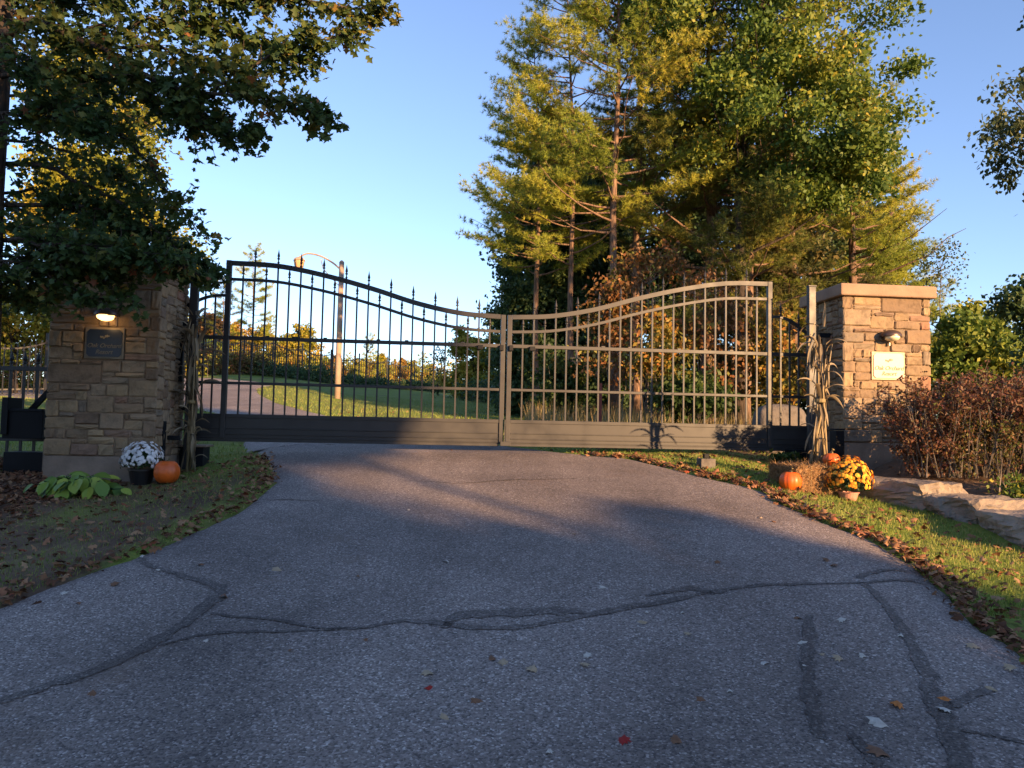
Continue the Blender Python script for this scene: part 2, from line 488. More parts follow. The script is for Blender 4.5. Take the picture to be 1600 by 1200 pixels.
def seg_y(c, n, y0, y1):
    ys = np.linspace(y0, y1, n); o = np.argsort(c[:, 1], kind='stable')
    return np.c_[np.interp(ys, c[o, 1], c[o, 0]), ys]


La, Lb = split(LE, 9.8); Ra, Rb = split(RE, 9.8)
L = np.vstack([seg(La, 170), seg(Lb, 170)[1:]]); Rr = np.vstack([seg(Ra, 170), seg(Rb, 170)[1:]])
rs = np.random.RandomState(3)
edge_n = np.convolve(rs.normal(size=len(L) + 8), np.ones(5) / 5, 'same')[4:-4] * .035
L[:, 0] += edge_n; Rr[:, 0] += edge_n[::-1]
nc = 26
T = np.linspace(0, 1, nc)
P = L[:, None, :] * (1 - T)[None, :, None] + Rr[:, None, :] * T[None, :, None]
Z = gz(P[..., 0], P[..., 1]) + .012
Z[:, 0] -= .03; Z[:, -1] -= .03
V = np.dstack([P, Z]).reshape(-1, 3)
ii, jj = np.meshgrid(np.arange(len(L) - 1), np.arange(nc - 1), indexing='ij')
a = (ii * nc + jj).ravel(); Fq = np.c_[a, a + 1, a + nc + 1, a + nc]
road = npobj('road', npmesh('road', V, Fq, M['asphalt'], smooth=True)); road['kind'] = 'structure'
POLY = np.vstack([L, Rr[::-1]])


def inside(x, y, poly=POLY):
    x = np.asarray(x).ravel(); y = np.asarray(y).ravel(); c = np.zeros(len(x), bool)
    x0, y0 = poly[:, 0], poly[:, 1]; x1, y1 = np.roll(x0, 1), np.roll(y0, 1)
    for a0, b0, a1, b1 in zip(x0, y0, x1, y1):
        if b0 == b1: continue
        k = ((b0 > y) != (b1 > y)) & (x < (a1 - a0) * (y - b0) / (b1 - b0) + a0); c ^= k
    return c


def edge_dist(x, y):
    p = np.c_[np.asarray(x).ravel(), np.asarray(y).ravel()]; d = np.full(len(p), 1e9)
    for q in POLY[::2]:
        d = np.minimum(d, np.hypot(p[:, 0] - q[0], p[:, 1] - q[1]))
    return d


xs = np.r_[-600, -300, -150, np.arange(-80, -10, 3.0), np.arange(-10, 9, .16), np.arange(9, 60, 3.0), 80, 150, 300, 600]
ys = np.r_[-400, -150, -60, -30, np.arange(-15, 1, 2.0), np.arange(1, 14, .16), np.arange(14, 34, .5), np.arange(34, 120, 4.0), 160, 260, 500, 1000]
X, Y = np.meshgrid(xs, ys); Zt = gz(X, Y)
ins = inside(X, Y).reshape(X.shape); Zt = np.where(ins, Zt - .05, Zt)
V = np.dstack([X, Y, Zt]).reshape(-1, 3); nx = len(xs)
ii, jj = np.meshgrid(np.arange(len(ys) - 1), np.arange(nx - 1), indexing='ij')
a = (ii * nx + jj).ravel(); Fq = np.c_[a, a + 1, a + nx + 1, a + nx]
tm = npmesh('ground', V, Fq, M['ground'], smooth=True)
# lawn mask: bare litter-covered soil at the roadside under the near tree, grass elsewhere
lawn = .55 + 0 * X
lawn = np.where((X < -2.6) & (Y < 8.6), .10 + .22 * _sm((X + 5.2) / 1.8) + .10 * _sm((Y - 6) / 1.5), lawn)
lawn = np.where((X < -4.1) & (Y < 8.2), .05, lawn)
lawn = np.where((X > 4.3) & (Y < 10) & (Y > 6.7), -.2, lawn)
lawn = np.where((X > 2) & (Y > 11.5) & (Y < 40) & (X / np.maximum(Y, 1) > .1), .1, lawn)
at_ = tm.attributes.new('lawn', 'FLOAT', 'POINT'); at_.data.foreach_set('value', lawn.ravel().astype(np.float32))
gr = npobj('ground', tm); gr['kind'] = 'structure'

# tar-sealed cracks: bands laid 4 mm above the asphalt
def sealed(pts, wds, k=7):
    c = resample([P2(*p) for p in pts], 0); w_ = np.interp(np.linspace(0, 1, len(c)), np.linspace(0, 1, len(wds)), wds)
    rs_ = np.random.RandomState(int(abs(pts[0][0])) + 5)
    w_ = w_ * (1 + .2 * np.convolve(rs_.normal(size=len(c) + 4), np.ones(2) / 1.4, 'same')[2:-2])
    d = np.gradient(c, axis=0); nn = nrm(np.c_[-d[:, 1], d[:, 0]])
    off = np.convolve(rs_.normal(size=len(c) + 6), np.ones(4) / 4, 'same')[3:-3, None] * .012
    rows = [c + nn * (off + w_[:, None] * s / 2) for s in (-1, 0, 1)]
    V = np.stack(rows, 1); z = gz(V[..., 0], V[..., 1]) + .0162
    V = np.dstack([V, z]).reshape(-1, 3); n = len(c)
    fs = [(i * 3 + j, i * 3 + j + 1, i * 3 + j + 4, i * 3 + j + 3) for i in range(n - 1) for j in (0, 1)]
    npobj('crack_sealant', npmesh('crack_sealant', V, np.array(fs), M['tar']), road)


sealed([(-60, 1120), (20, 1095), (110, 1065), (200, 1030), (260, 995), (310, 960), (345, 930), (335, 918), (290, 905), (240, 890), (215, 875)], [.05, .06, .075, .07, .08, .07, .04, .03])
sealed([(250, 1012), (330, 995), (450, 990), (560, 985), (640, 975), (720, 982), (800, 985), (900, 968), (1000, 950), (1100, 932), (1200, 918), (1340, 914), (1400, 910), (1450, 910)], [.02, .03, .02, .03, .05, .06, .05, .06, .05, .035, .03, .03, .03])
sealed([(330, 963), (420, 972), (500, 985), (560, 987)], [.02, .03, .02])
sealed([(690, 985), (725, 965), (800, 962), (880, 958), (915, 962)], [.03, .09, .12, .09, .03])
sealed([(1010, 935), (1060, 926), (1090, 924), (1115, 933)], [.02, .06, .08, .02])
sealed([(1350, 914), (1385, 950), (1412, 985), (1430, 1020), (1450, 1060), (1468, 1110), (1490, 1160), (1510, 1230)], [.04, .055, .06, .06, .07, .09, .085, .08])
sealed([(1340, 906), (1370, 897), (1420, 892)], [.05, .045, .02])
sealed([(1480, 1110), (1510, 1095), (1545, 1080)], [.05, .045, .05])
sealed([(1500, 1145), (1550, 1155), (1620, 1172)], [.03, .03, .025])
sealed([(1262, 965), (1262, 1010), (1262, 1060), (1270, 1110), (1280, 1160)], [.05, .055, .05, .07, .03])
sealed([(1325, 1150), (1350, 1175), (1372, 1210)], [.02, .05, .05])
sealed([(640, 753), (720, 757), (800, 752), (900, 750)], [.012, .02, .02, .01])
sealed([(400, 784), (440, 783), (500, 785)], [.012, .02, .01])

# ------------------------------------------------------------------ gate plane
GA = math.atan(.0976)
gdir = Vector((math.cos(GA), math.sin(GA), 0)); gnor = Vector((-math.sin(GA), math.cos(GA), 0)); UP = Vector((0, 0, 1))
G0 = Vector((-.085, 9.7, 0))
AX = (gdir, gnor, UP)


def G(s, z, n=0.0): return G0 + gdir * s + gnor * n + UP * z


# picket mesh (shared) : square bar from 0 to 1 in z, scaled per picket;  finial mesh
def bar_mesh(name, wd, m_):
    me = MB().box((0, 0, .5), (wd, wd, 1)).mesh(name); me.materials.append(m_); return me


fin = MB()
fin.lathe((0, 0, 0), [(.007, 0), (.016, .006), (.016, .014), (.008, .02), (.008, .045), (.018, .052), (.018, .062), (.008, .07), (.016, .085), (.017, .095), (.007, .14), (.0015, .175)], 8)
fin_me = fin.mesh('finial', smooth=False); fin_me.materials.append(M['iron'])
picket_me = bar_mesh('picket', .019, M['iron'])


def picket(parent, s, z0, z1, finial=True, frame=None, me=None):
    fr = frame or G
    o = link(bpy.data.objects.new('picket', me or picket_me), parent)
    p = fr(s, z0); o.location = p - org(parent); o.scale = (1, 1, z1 - z0); o.rotation_euler = (0, 0, GA)
    if finial:
        f = link(bpy.data.objects.new('finial', fin_me), o); f.location = (0, 0, 1); f.scale = (1, 1, 1 / (z1 - z0))
    return o


TS = np.array([0, .61, 1.17, 1.76, 2.31, 2.86, 3.44]); TZ = np.array([1.955, 1.936, 1.84, 1.695, 1.535, 1.43, 1.395])


def smooth_interp(q):
    # monotone-ish cubic through the sampled rail profile
    k = np.clip(np.searchsorted(TS, q) - 1, 0, len(TS) - 2); h = TS[k + 1] - TS[k]; t = (q - TS[k]) / h
    g_ = np.gradient(TZ, TS); a, b = TZ[k], TZ[k + 1]
    return float((2 * t ** 3 - 3 * t ** 2 + 1) * a + (t ** 3 - 2 * t ** 2 + t) * h * g_[k] + (-2 * t ** 3 + 3 * t ** 2) * b + (t ** 3 - t ** 2) * h * g_[k + 1])


def quatrefoil(mb, c, r_=.035):
    for a in range(4):
        t = a * math.pi / 2; cc = c + gdir * (math.cos(t) * r_) + UP * (math.sin(t) * r_)
        pts = [cc + gdir * (math.cos(x) * r_ * .62) + UP * (math.sin(x) * r_ * .62) for x in np.linspace(t - 2.2, t + 2.2, 9)]
        mb.tube(pts, .006, 5)
    for sgn in (1, -1):
        mb.tube([c + UP * (sgn * r_ * 1.5), c + UP * (sgn * (r_ * 1.5 + .04))], [.013, .003], 5)


def leaf(sign, label, orn):
    """one gate leaf. sign -1: hinged at the pillar with the dark plaque; s runs from the hinge side to the meeting stile"""
    hinge = 3.825 if sign < 0 else 3.995; tall = 3.44 if sign < 0 else 3.47
    S = lambda q: sign * q                                # q = distance from gate centre
    root = thing('gate_leaf', label, 'gate', G(S(hinge), -.235), 'two leaves of the driveway gate')
    k = tall / 3.44
    # frame
    def vpost(q, z0, z1, wd, name, dp=.06, n=0.0):
        MB().box(G(S(q), (z0 + z1) / 2, n), (wd, dp, z1 - z0), AX).build(name, M['iron'], root, bevel=.004)
    vpost(tall, -.2, 1.985, .062, 'end_stile', .064); vpost(.042, -.21, 1.425, .058, 'meeting_stile', .064)
    qs = np.linspace(0, tall - .033, 44)
    MB().bar([G(S(tall - q), smooth_interp(q / k)) for q in np.linspace(.033, tall - .075, 44)], .05, .056, gnor).build('top_rail', M['iron'], root)
    MB().bar([G(S(tall - q), smooth_interp(q / k) - .2 + .012 * q / 3.4) for q in np.linspace(.033, tall - .075, 44)], .035, .034, gnor).build('curved_rail', M['iron'], root)
    for z, h, name in ((1.03, .045, 'middle_rail'), (.475, .034, 'lower_rail'), (.075, .045, 'panel_rail')):
        MB().box(G(S((.072 + tall - .032) / 2), z), (tall - .104, .04, h), AX).build(name, M['iron'], root, bevel=.003)
        MB().box(G(S((tall + .032 + hinge) / 2), z), (hinge - tall - .032, .04, h), AX).build(name, M['iron'], root, bevel=.003)
    # side section arch
    if sign < 0: arch = [(hinge, 1.46), (hinge - .12, 1.515), (hinge - .25, 1.545), (tall + .032, 1.55)]
    else: arch = [(tall + .032, 1.525), (tall + .16, 1.52), (tall + .3, 1.47), (tall + .42, 1.385), (hinge, 1.31)]
    c = resample(arch, 0)
    MB().bar([G(S(q), z) for q, z in c], .04, .032, gnor).build('side_arch_rail', M['iron'], root)
    # kick panel with shallow ribs
    MB().box(G(S((.072 + hinge) / 2), -.09), (hinge - .072, .02, .285), AX).build('kick_panel', M['iron'], root)
    pr = MB()
    for z in (-.075, -.145, -.19):
        pr.box(G(S((.072 + hinge) / 2), z, -.014), (hinge - .074, .012, .013), AX)
    pr.build('panel_rib', M['iron'], root, bevel=.003)
    MB().box(G(S((.072 + hinge) / 2), -.222, 0), (hinge - .072, .046, .03), AX).build('bottom_rail', M['iron'], root, bevel=.003)
    # pickets : 23, alternately short and long
    n = 23; step = (tall - .032 - .072) / (n + 1)
    for i in range(n):
        q = .072 + step * (i + 1); zt = smooth_interp((tall - q) / k)
        longp = i % 2 == 1
        if longp: picket(root, S(q), .097, zt + .035)
        else: picket(root, S(q), .097, zt - .175)
    m_ = 2 if sign < 0 else 3; st = (hinge - tall - .03) / (m_ + 1)
    for i in range(m_):
        q = tall + .03 + st * (i + 1)
        za = float(np.interp(q, sorted([a[0] for a in arch]), [z for _, z in sorted(arch)]))
        picket(root, S(q), .097, za + (.03 if i % 2 == (1 if sign < 0 else 0) else -.01), i % 2 == (1 if sign < 0 else 0))
    for q, z in orn:
        mb = MB(); quatrefoil(mb, G(S(q), z, -.03)); o_ = mb.build('quatrefoil', M['iron'], root)
    # bolts and latch
    MB().box(G(S(.33), 1.0, -.045), (.07, .05, .055), AX).build('latch', M['box'], root, bevel=.005)
    MB().box(G(S(.06), 1.0, -.05), (.05, .04, .07), AX).build('latch', M['box'], root, bevel=.005)
    for q in (.55, 1.25, 1.6, 2.25, 2.6, 2.95):
        MB().box(G(S(q), 1.055, -.018), (.045, .012, .02), AX).build('rail_clip', M['iron'], root)
    if sign > 0:
        d = MB(); d.box(G(.01, -.205, -.055), (.13, .045, .055), AX); d.tube([G(.0, -.2, -.055), G(.0, .1, -.055)], .009, 6)
        d.build('drop_bolt', M['iron'], root, bevel=.004)
    for z in (.15, 1.25 if sign > 0 else 1.4):
        MB().box(G(S(hinge + .03), z, -.06), (.09, .14, .05), AX).build('hinge', M['box'], root, bevel=.006)
    return root


leaf(-1, 'shaded black iron gate leaf hung beside the pillar with the navy plaque', [(2.60, 1.075), (1.72, .975), (.86, .93)])
leaf(1, 'sunlit iron gate leaf hung beside the pillar with the cream plaque', [(.90, .88)])


def gpost(px, d, ztop, label):
    p = at(px, 600, d); z0 = gzf(p.x, p.y) - .1
    root = thing('gate_post', label, 'post', (p.x, p.y, z0), 'steel posts carrying the gate')
    MB().box((p.x, p.y, (z0 + ztop) / 2), (.095, .07, ztop - z0), AX).build('shaft', M['iron'], root, bevel=.006)
    MB().box((p.x, p.y, ztop + .007), (.105, .08, .012), AX).build('cap', M['iron'], root)
    return p


PL = gpost(298, 9.1, 1.74, 'dark steel gate post beside the corn stalks and shaded pillar')
PR = gpost(1268, 9.62, 1.85, 'sunlit steel gate post between the iron gate and sunlit pillar')

# ------------------------------------------------------------------ stone pillars
def stone_piece(w_, h_, seed, prot=.021):
    """split-faced stone: x 0..w, z 0..h, bulging towards -y"""
    rs_ = np.random.RandomState(seed); xs_ = [0, .014, w_ * .36, w_ * .66, w_ - .014, w_]; zs_ = [0, .012, h_ * .5, h_ - .012, h_]
    prot = prot + rs_.uniform(-.008, .012)
    vs = []; tilt = rs_.uniform(-.006, .006)
    for j, z in enumerate(zs_):
        for i, x in enumerate(xs_):
            ex = i in (0, 5); ez = j in (0, 4)
            d = prot * (.5 if ex or ez else .9) if not (ex and ez) else prot * .15
            if not (ex or ez): d += rs_.uniform(-.007, .008) + tilt * (x / w_ - .5)
            jx = rs_.uniform(-.004, .004); jz = rs_.uniform(-.004, .004)
            if ex and ez: jx += .006 * (1 if i == 0 else -1); jz += .005 * (1 if j == 0 else -1)
            vs.append((x + jx, -d, z + jz))
    fs = []
    for j in range(4):
        for i in range(5):
            a = j * 6 + i; fs.append((a, a + 1, a + 7, a + 6))
    # skirt
    ring = [i for i in range(6)] + [j * 6 + 5 for j in range(1, 5)] + [24 + i for i in range(4, -1, -1)] + [j * 6 for j in range(3, 0, -1)]
    k = len(vs)
    for r_ in ring: x, y, z = vs[r_]; vs.append((x, .004, z))
    for q in range(len(ring)):
        a, b = ring[q], ring[(q + 1) % len(ring)]; fs.append((b, a, k + q, k + (q + 1) % len(ring)))
    mb = MB(); mb.v = vs; mb.f = fs
    return mb


def pack(W, H, pre, seed, holes=()):
    """rectangular layout: given stones first, then free cells filled with random ones; slivers are absorbed by their neighbours"""
    nu, nv = max(1, round(W / .028)), max(1, round(H / .026)); cu, cv = W / nu, H / nv
    own = np.zeros((nv, nu), int); R_ = []; rs_ = random.Random(seed)
    for h in holes:
        own[max(0, round(h[1] / cv)):round(h[3] / cv), max(0, round(h[0] / cu)):round(h[2] / cu)] = -1
    for (a, b, c, d) in pre:
        i0, i1 = max(0, round(a / cu)), min(nu, round(c / cu)); j0, j1 = max(0, round(b / cv)), min(nv, round(d / cv))
        while j0 < j1 and own[j0, i0:i1].any(): j0 += 1
        while j1 > j0 and own[j1 - 1, i0:i1].any(): j1 -= 1
        while i0 < i1 and j1 > j0 and own[j0:j1, i0].any(): i0 += 1
        while i1 > i0 and j1 > j0 and own[j0:j1, i1 - 1].any(): i1 -= 1
        if i1 - i0 < 2 or j1 - j0 < 2 or own[j0:j1, i0:i1].any(): continue
        R_.append([i0, j0, i1, j1]); own[j0:j1, i0:i1] = len(R_)

    def grow(lim):
        for _ in range(lim):
            for n_, r_ in enumerate(R_):
                if r_ is None: continue
                i0, j0, i1, j1 = r_
                if i0 > 0 and not own[j0:j1, i0 - 1].any(): r_[0] -= 1
                elif i1 < nu and not own[j0:j1, i1].any(): r_[2] += 1
                elif j0 > 0 and not own[j0 - 1, i0:i1].any(): r_[1] -= 1
                elif j1 < nv and not own[j1, i0:i1].any(): r_[3] += 1
                else: continue
                own[r_[1]:r_[3], r_[0]:r_[2]] = n_ + 1
    grow(2)
    for j in range(nv):
        for i in range(nu):
            if own[j, i]: continue
            hh = rs_.choice([2, 3, 3, 4, 4, 5, 6]); ww = rs_.choice([5, 7, 8, 10, 12]) if hh < 5 else rs_.choice([5, 8, 12, 14])
            i1 = i
            while i1 < nu and i1 < i + ww and not own[j, i1]: i1 += 1
            rest = 0
            while i1 + rest < nu and not own[j, i1 + rest] and rest < 4: rest += 1
            if rest <= 3: i1 += rest
            j1 = j + 1
            while j1 < nv and j1 < j + hh and not own[j1, i:i1].any(): j1 += 1
            if nv - j1 <= 1 and not own[j1:, i:i1].any(): j1 = nv
            R_.append([i, j, i1, j1]); own[j:j1, i:i1] = len(R_)
    for n_, r_ in enumerate(R_):
        if min(r_[2] - r_[0], r_[3] - r_[1]) < 2: own[own == n_ + 1] = 0; R_[n_] = None
    grow(8)
    return [(a * cu, b * cv, c * cu, d * cv) for a, b, c, d in (r_ for r_ in R_ if r_)]


def pillar(label, corner, W, D, z0, zb, z1, pre, seed, hole):
    """corner = front corner with the lowest s; W along gdir, D along gnor; z0 ground, zb top of the concrete footing, z1 underside of cap"""
    root = thing('stone_pillar', label, 'pillar', (corner.x, corner.y, z0), 'stone pillars flanking the gate')
    o = org(root)
    c = corner + gdir * W / 2 + gnor * D / 2
    MB().box((c.x, c.y, (zb + z1) / 2), (W, D, z1 - zb), AX).build('mortar_core', M['mortar'], root)
    MB().box((c.x, c.y, (z0 - .1 + zb) / 2 - .001), (W + .03, D + .03, zb - z0 + .1), AX).build('footing', M['concrete'], root, bevel=.01)
    cp = MB().box((c.x, c.y, z1 + .078), (W + .15, D + .15, .15), AX).build('cap', M['cap'], root, bevel=.018)
    g = .0045
    def face(org_, ax, wd, layout, sd, x0=0):
        for q, (a, b, c_, d) in enumerate(layout):
            ext0 = .024 if (x0 and a < .01) else 0; ext1 = .024 if (x0 and c_ > wd - .01) else 0
            st = stone_piece(c_ - a - 2 * g + ext0 + ext1, d - b - 2 * g, sd * 1000 + q)
            me = st.mesh('stone'); me.materials.append(M['stone'])
            s_ = link(bpy.data.objects.new('stone', me), root)
            p = org_ + ax * (a + g - ext0) + UP * (zb + b + g); s_.location = p - o
            s_.rotation_euler = (0, 0, math.atan2(ax.y, ax.x))
    H = z1 - zb
    face(corner.copy(), gdir, W, pack(W, H, pre, seed, [hole]), seed, 1)
    face(corner + gdir * W, gnor, D, pack(D, H, [], seed + 1), seed + 1)          # outward +s side
    face(corner + gnor * D, -gnor, D, pack(D, H, [], seed + 2), seed + 2)         # outward -s side
    face(corner + gdir * W + gnor * D, -gdir, W, pack(W, H, [], seed + 3), seed + 3)
    return root


def px_rects(rects, ox, oy, sc, pxl, pxr, W, zfun, zb):
    out = []
    for a, b, c, d in rects:
        u0 = (ox + a / sc - pxl) / (pxr - pxl) * W; u1 = (ox + c / sc - pxl) / (pxr - pxl) * W
        za = zfun(oy + d / sc) - zb; zc = zfun(oy + b / sc) - zb
        if u0 < .04: u0 = 0
        if u1 > W - .04: u1 = W
        if zc > 0: out.append((max(0, u0), max(0, za), min(W, u1), zc))
    return out


WL = WR = 1.1
cl = Vector((-3.876 - WL * gdir.x, 8.35 - WL * gdir.y, 0))
cr_ = Vector((4.073, 9.4, 0))
zl = gzf(-4.4, 8.3) + .02; zr = gzf(4.6, 9.35) - .0
lowL = [(105, 45, 180, 115), (190, 45, 445, 120), (455, 50, 595, 130), (605, 50, 810, 145), (815, 0, 1060, 155), (565, 5, 800, 45),
        (110, 125, 330, 195), (335, 120, 440, 190), (445, 150, 675, 300), (680, 155, 800, 205), (805, 160, 960, 208),
        (100, 200, 185, 345), (190, 200, 360, 295), (370, 205, 440, 295), (685, 212, 950, 300), (960, 160, 1065, 255),
        (190, 300, 335, 345), (340, 305, 560, 400), (565, 310, 775, 460), (780, 310, 830, 358), (835, 310, 1020, 360), (950, 260, 1065, 305),
        (95, 350, 330, 450), (340, 405, 560, 455), (785, 365, 955, 460), (960, 365, 1065, 515),
        (95, 458, 170, 530), (175, 462, 255, 530), (260, 458, 465, 530), (470, 462, 620, 512), (625, 465, 860, 515), (865, 465, 955, 512),
        (90, 535, 305, 685), (312, 535, 460, 585), (470, 518, 700, 588), (705, 522, 825, 612), (830, 518, 1060, 610),
        (315, 592, 572, 688), (577, 595, 700, 688), (705, 618, 1060, 690)]
upL = [(120, 530, 315, 590), (320, 535, 430, 590), (120, 595, 215, 745), (220, 595, 425, 690), (120, 755, 325, 852), (330, 700, 425, 795), (330, 800, 425, 855),
       (120, 860, 222, 912), (228, 862, 400, 912), (405, 865, 610, 915), (615, 870, 775, 970), (790, 880, 1040, 978), (1050, 880, 1145, 935),
       (115, 920, 605, 1085), (612, 975, 730, 1040), (738, 985, 1040, 1040), (1050, 940, 1145, 1050),
       (850, 560, 965, 635), (975, 560, 1145, 635), (845, 640, 1050, 680), (850, 690, 1050, 795), (1055, 635, 1145, 800), (845, 802, 1145, 870),
       (815, 440, 1055, 550), (1060, 440, 1145, 555), (120, 440, 500, 525), (900, 190, 1060, 300), (1065, 190, 1145, 350), (820, 190, 895, 340), (900, 305, 1060, 350),
       (815, 355, 1145, 435), (850, 120, 1145, 185), (850, 60, 1145, 115)]
zfL = lambda y: (653.5 - y) / 1200 * 8.3
zbL = zfL(590 + 690 / 5.715)
preL = px_rects(lowL, 60, 590, 5.715, 77, 245, WL, zfL, zbL) + px_rects(upL, 60, 420, 6.154, 79, 246, WL, zfL, zbL)
holeL = px_rects([(440, 545, 835, 865)], 60, 420, 6.154, 79, 246, WL, zfL, zbL)[0]
pillar('shaded buff stone pillar with the navy plaque, half hidden by maple leaves', cl, WL, .93, zl, zbL, 1.70, preL, 11, holeL)
rR = [(455, 210, 535, 265), (455, 270, 535, 375), (545, 225, 840, 330), (850, 235, 1300, 380), (1305, 240, 1380, 320), (1300, 325, 1385, 405), (570, 335, 835, 380),
      (460, 385, 710, 565), (715, 410, 775, 445), (780, 410, 990, 445), (720, 450, 990, 560), (1000, 415, 1165, 490), (1170, 415, 1375, 485), (1005, 495, 1285, 570), (1290, 500, 1375, 575),
      (460, 575, 535, 640), (545, 580, 815, 640), (820, 580, 960, 620), (1125, 585, 1370, 745), (960, 580, 1120, 690), (460, 645, 640, 740), (645, 650, 765, 735), (1035, 700, 1115, 745),
      (545, 745, 775, 820), (780, 750, 940, 820), (950, 755, 1180, 830), (1185, 755, 1285, 830), (1290, 755, 1375, 810), (445, 745, 540, 930), (545, 830, 630, 900), (635, 830, 715, 905), (545, 910, 715, 960),
      (1110, 850, 1285, 890), (1110, 895, 1285, 970), (1295, 815, 1385, 970), (460, 970, 555, 1065), (560, 970, 715, 1070), (1110, 975, 1370, 1060), (460, 1080, 535, 1200), (540, 1080, 715, 1130)]
zfR = lambda y: (679.5 - y) / 1200 * 9.45
zbR = zr + .25
preR = px_rects(rR, 1260, 430, 7.06, 1322, 1455, WR, zfR, zbR)
holeR = px_rects([(720, 835, 1105, 1165)], 1260, 430, 7.06, 1322, 1455, WR, zfR, zbR)[0]
pillar('sunlit tan stone pillar with the cream plaque above the reddish shrub', cr_, WR, .95, zr, zbR, 1.70, preR, 23, holeR)


def plaque(label, corner, W, hole, zb, plate, frame, ink, name):
    u0_, z0_, u1_, z1_ = hole; u0_ += .01; u1_ -= .01; z0_ += .01; z1_ -= .01
    wd, ht = u1_ - u0_, z1_ - z0_
    c = corner + gdir * ((u0_ + u1_) / 2) + UP * (zb + (z0_ + z1_) / 2) - gnor * .03
    root = thing('name_plaque', label, 'sign', c + gnor * .03)
    MB().box(c + gnor * .013, (wd, .024, ht), AX).build('backing', frame, root, bevel=.003)
    # plate with clipped corners
    mb = MB(); e = .028; a, b = wd / 2 - .022, ht / 2 - .022
    pts = [(-a + e, -b), (a - e, -b), (a, -b + e), (a, b - e), (a - e, b), (-a + e, b), (-a, b - e), (-a, -b + e)]
    vs = [c + gdir * x + UP * z - gnor * y for y in (0, .008) for x, z in pts]
    mb.add(vs, [tuple(range(7, -1, -1)), tuple(range(8, 16))] + [(i, (i + 1) % 8, 8 + (i + 1) % 8, 8 + i) for i in range(8)])
    mb.build('plate', plate, root)
    def text(body, size, dz):
        cu = bpy.data.curves.new('lettering', 'FONT'); cu.body = body; cu.size = size; cu.shear = .35; cu.extrude = .0015; cu.align_x = 'CENTER'; cu.align_y = 'CENTER'
        cu.offset = size * .012; cu.space_character = .98
        tmp = bpy.data.objects.new('tmp_text', cu); COL.objects.link(tmp)
        me = bpy.data.meshes.new_from_object(tmp.evaluated_get(bpy.context.evaluated_depsgraph_get())); bpy.data.objects.remove(tmp)
        me.materials.clear(); me.materials.append(ink); t_ = link(bpy.data.objects.new('lettering', me), root)
        t_.rotation_euler = (math.pi / 2, 0, GA); t_.location = (c + UP * dz - gnor * .0100) - org(root)
    text('Oak Orchard', .062 * wd / .38, -.03); text('Resort', .062 * wd / .38, -.098)
    em = MB()          # small oak-leaf and acorn emblem
    def blob(cx, cz, pts_):
        v = [c + gdir * (cx + x) + UP * (cz + z) - gnor * y for y in (.008, .012) for x, z in pts_]; n = len(pts_)
        em.add(v, [tuple(range(n - 1, -1, -1)), tuple(range(n, 2 * n))] + [(i, (i + 1) % n, n + (i + 1) % n, n + i) for i in range(n)])
    lf = [(0, -.012), (.012, -.016), (.02, -.008), (.032, -.014), (.038, -.003), (.05, -.006), (.056, .006), (.048, .012), (.036, .008), (.03, .02), (.02, .011), (.01, .016)]
    blob(.0, .072, lf); blob(-.045, .066, [(x * .75, -z * .8) for x, z in lf][::-1]); blob(-.004, .052, [(.009 * math.cos(t), .009 * math.sin(t)) for t in np.linspace(0, 5.5, 8)])
    em.build('emblem', ink, root)
    return root


plaque('navy plaque with faint lettering on the shaded pillar', cl, WL, holeL, zbL, M['navy'], M['brass'], simple('dull_gold', (.13, .12, .09), .5), 'a')
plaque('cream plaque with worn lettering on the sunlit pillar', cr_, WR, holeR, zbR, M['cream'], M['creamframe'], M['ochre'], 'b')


def wall_lamp(label, p, lit):
    """eyebrow bulkhead lamp: oval hood over a lens"""
    root = thing('wall_lamp', label, 'wall lamp', p, 'lamps above the plaques')
    def ell(name, m_, rx, ry, rz, z0, z1, dz=0, dn=0, n=18, k=8):
        vs = []; fs = []
        for j in range(k + 1):
            ph = z0 + (z1 - z0) * j / k
            for i in range(n):
                t = 2 * math.pi * i / n
                vs.append(p + gdir * (rx * math.cos(ph) * math.cos(t)) + gnor * (ry * math.cos(ph) * math.sin(t) + dn) + UP * (rz * math.sin(ph) + dz))
        for j in range(k):
            for i in range(n):
                a_ = j * n + i; b_ = j * n + (i + 1) % n; fs.append((a_, b_, b_ + n, a_ + n))
        MB().add(vs, fs).build(name, m_, root, smooth=True)
    ell('hood', M['bronze'], .128, .10, .072, -.25, math.pi / 2, .0, -.06)
    ell('base_rim', M['bronze'], .112, .085, .065, -math.pi / 2, -.55, .005, -.05)
    ell('lens', lit, .088, .095, .05, -math.pi / 2, .2, -.022, -.072)
    MB().box(p - UP * .09 - gnor * .012, (.018, .022, .06), AX).build('bracket', M['bronze'], root)
    return root


def emis(name, col, st):
    m_, t, b = mat(name); b.inputs['Base Color'].default_value = (*[min(1, c) for c in col], 1)
    b.inputs['Emission Color'].default_value = (*col, 1); b.inputs['Emission Strength'].default_value = st; return m_


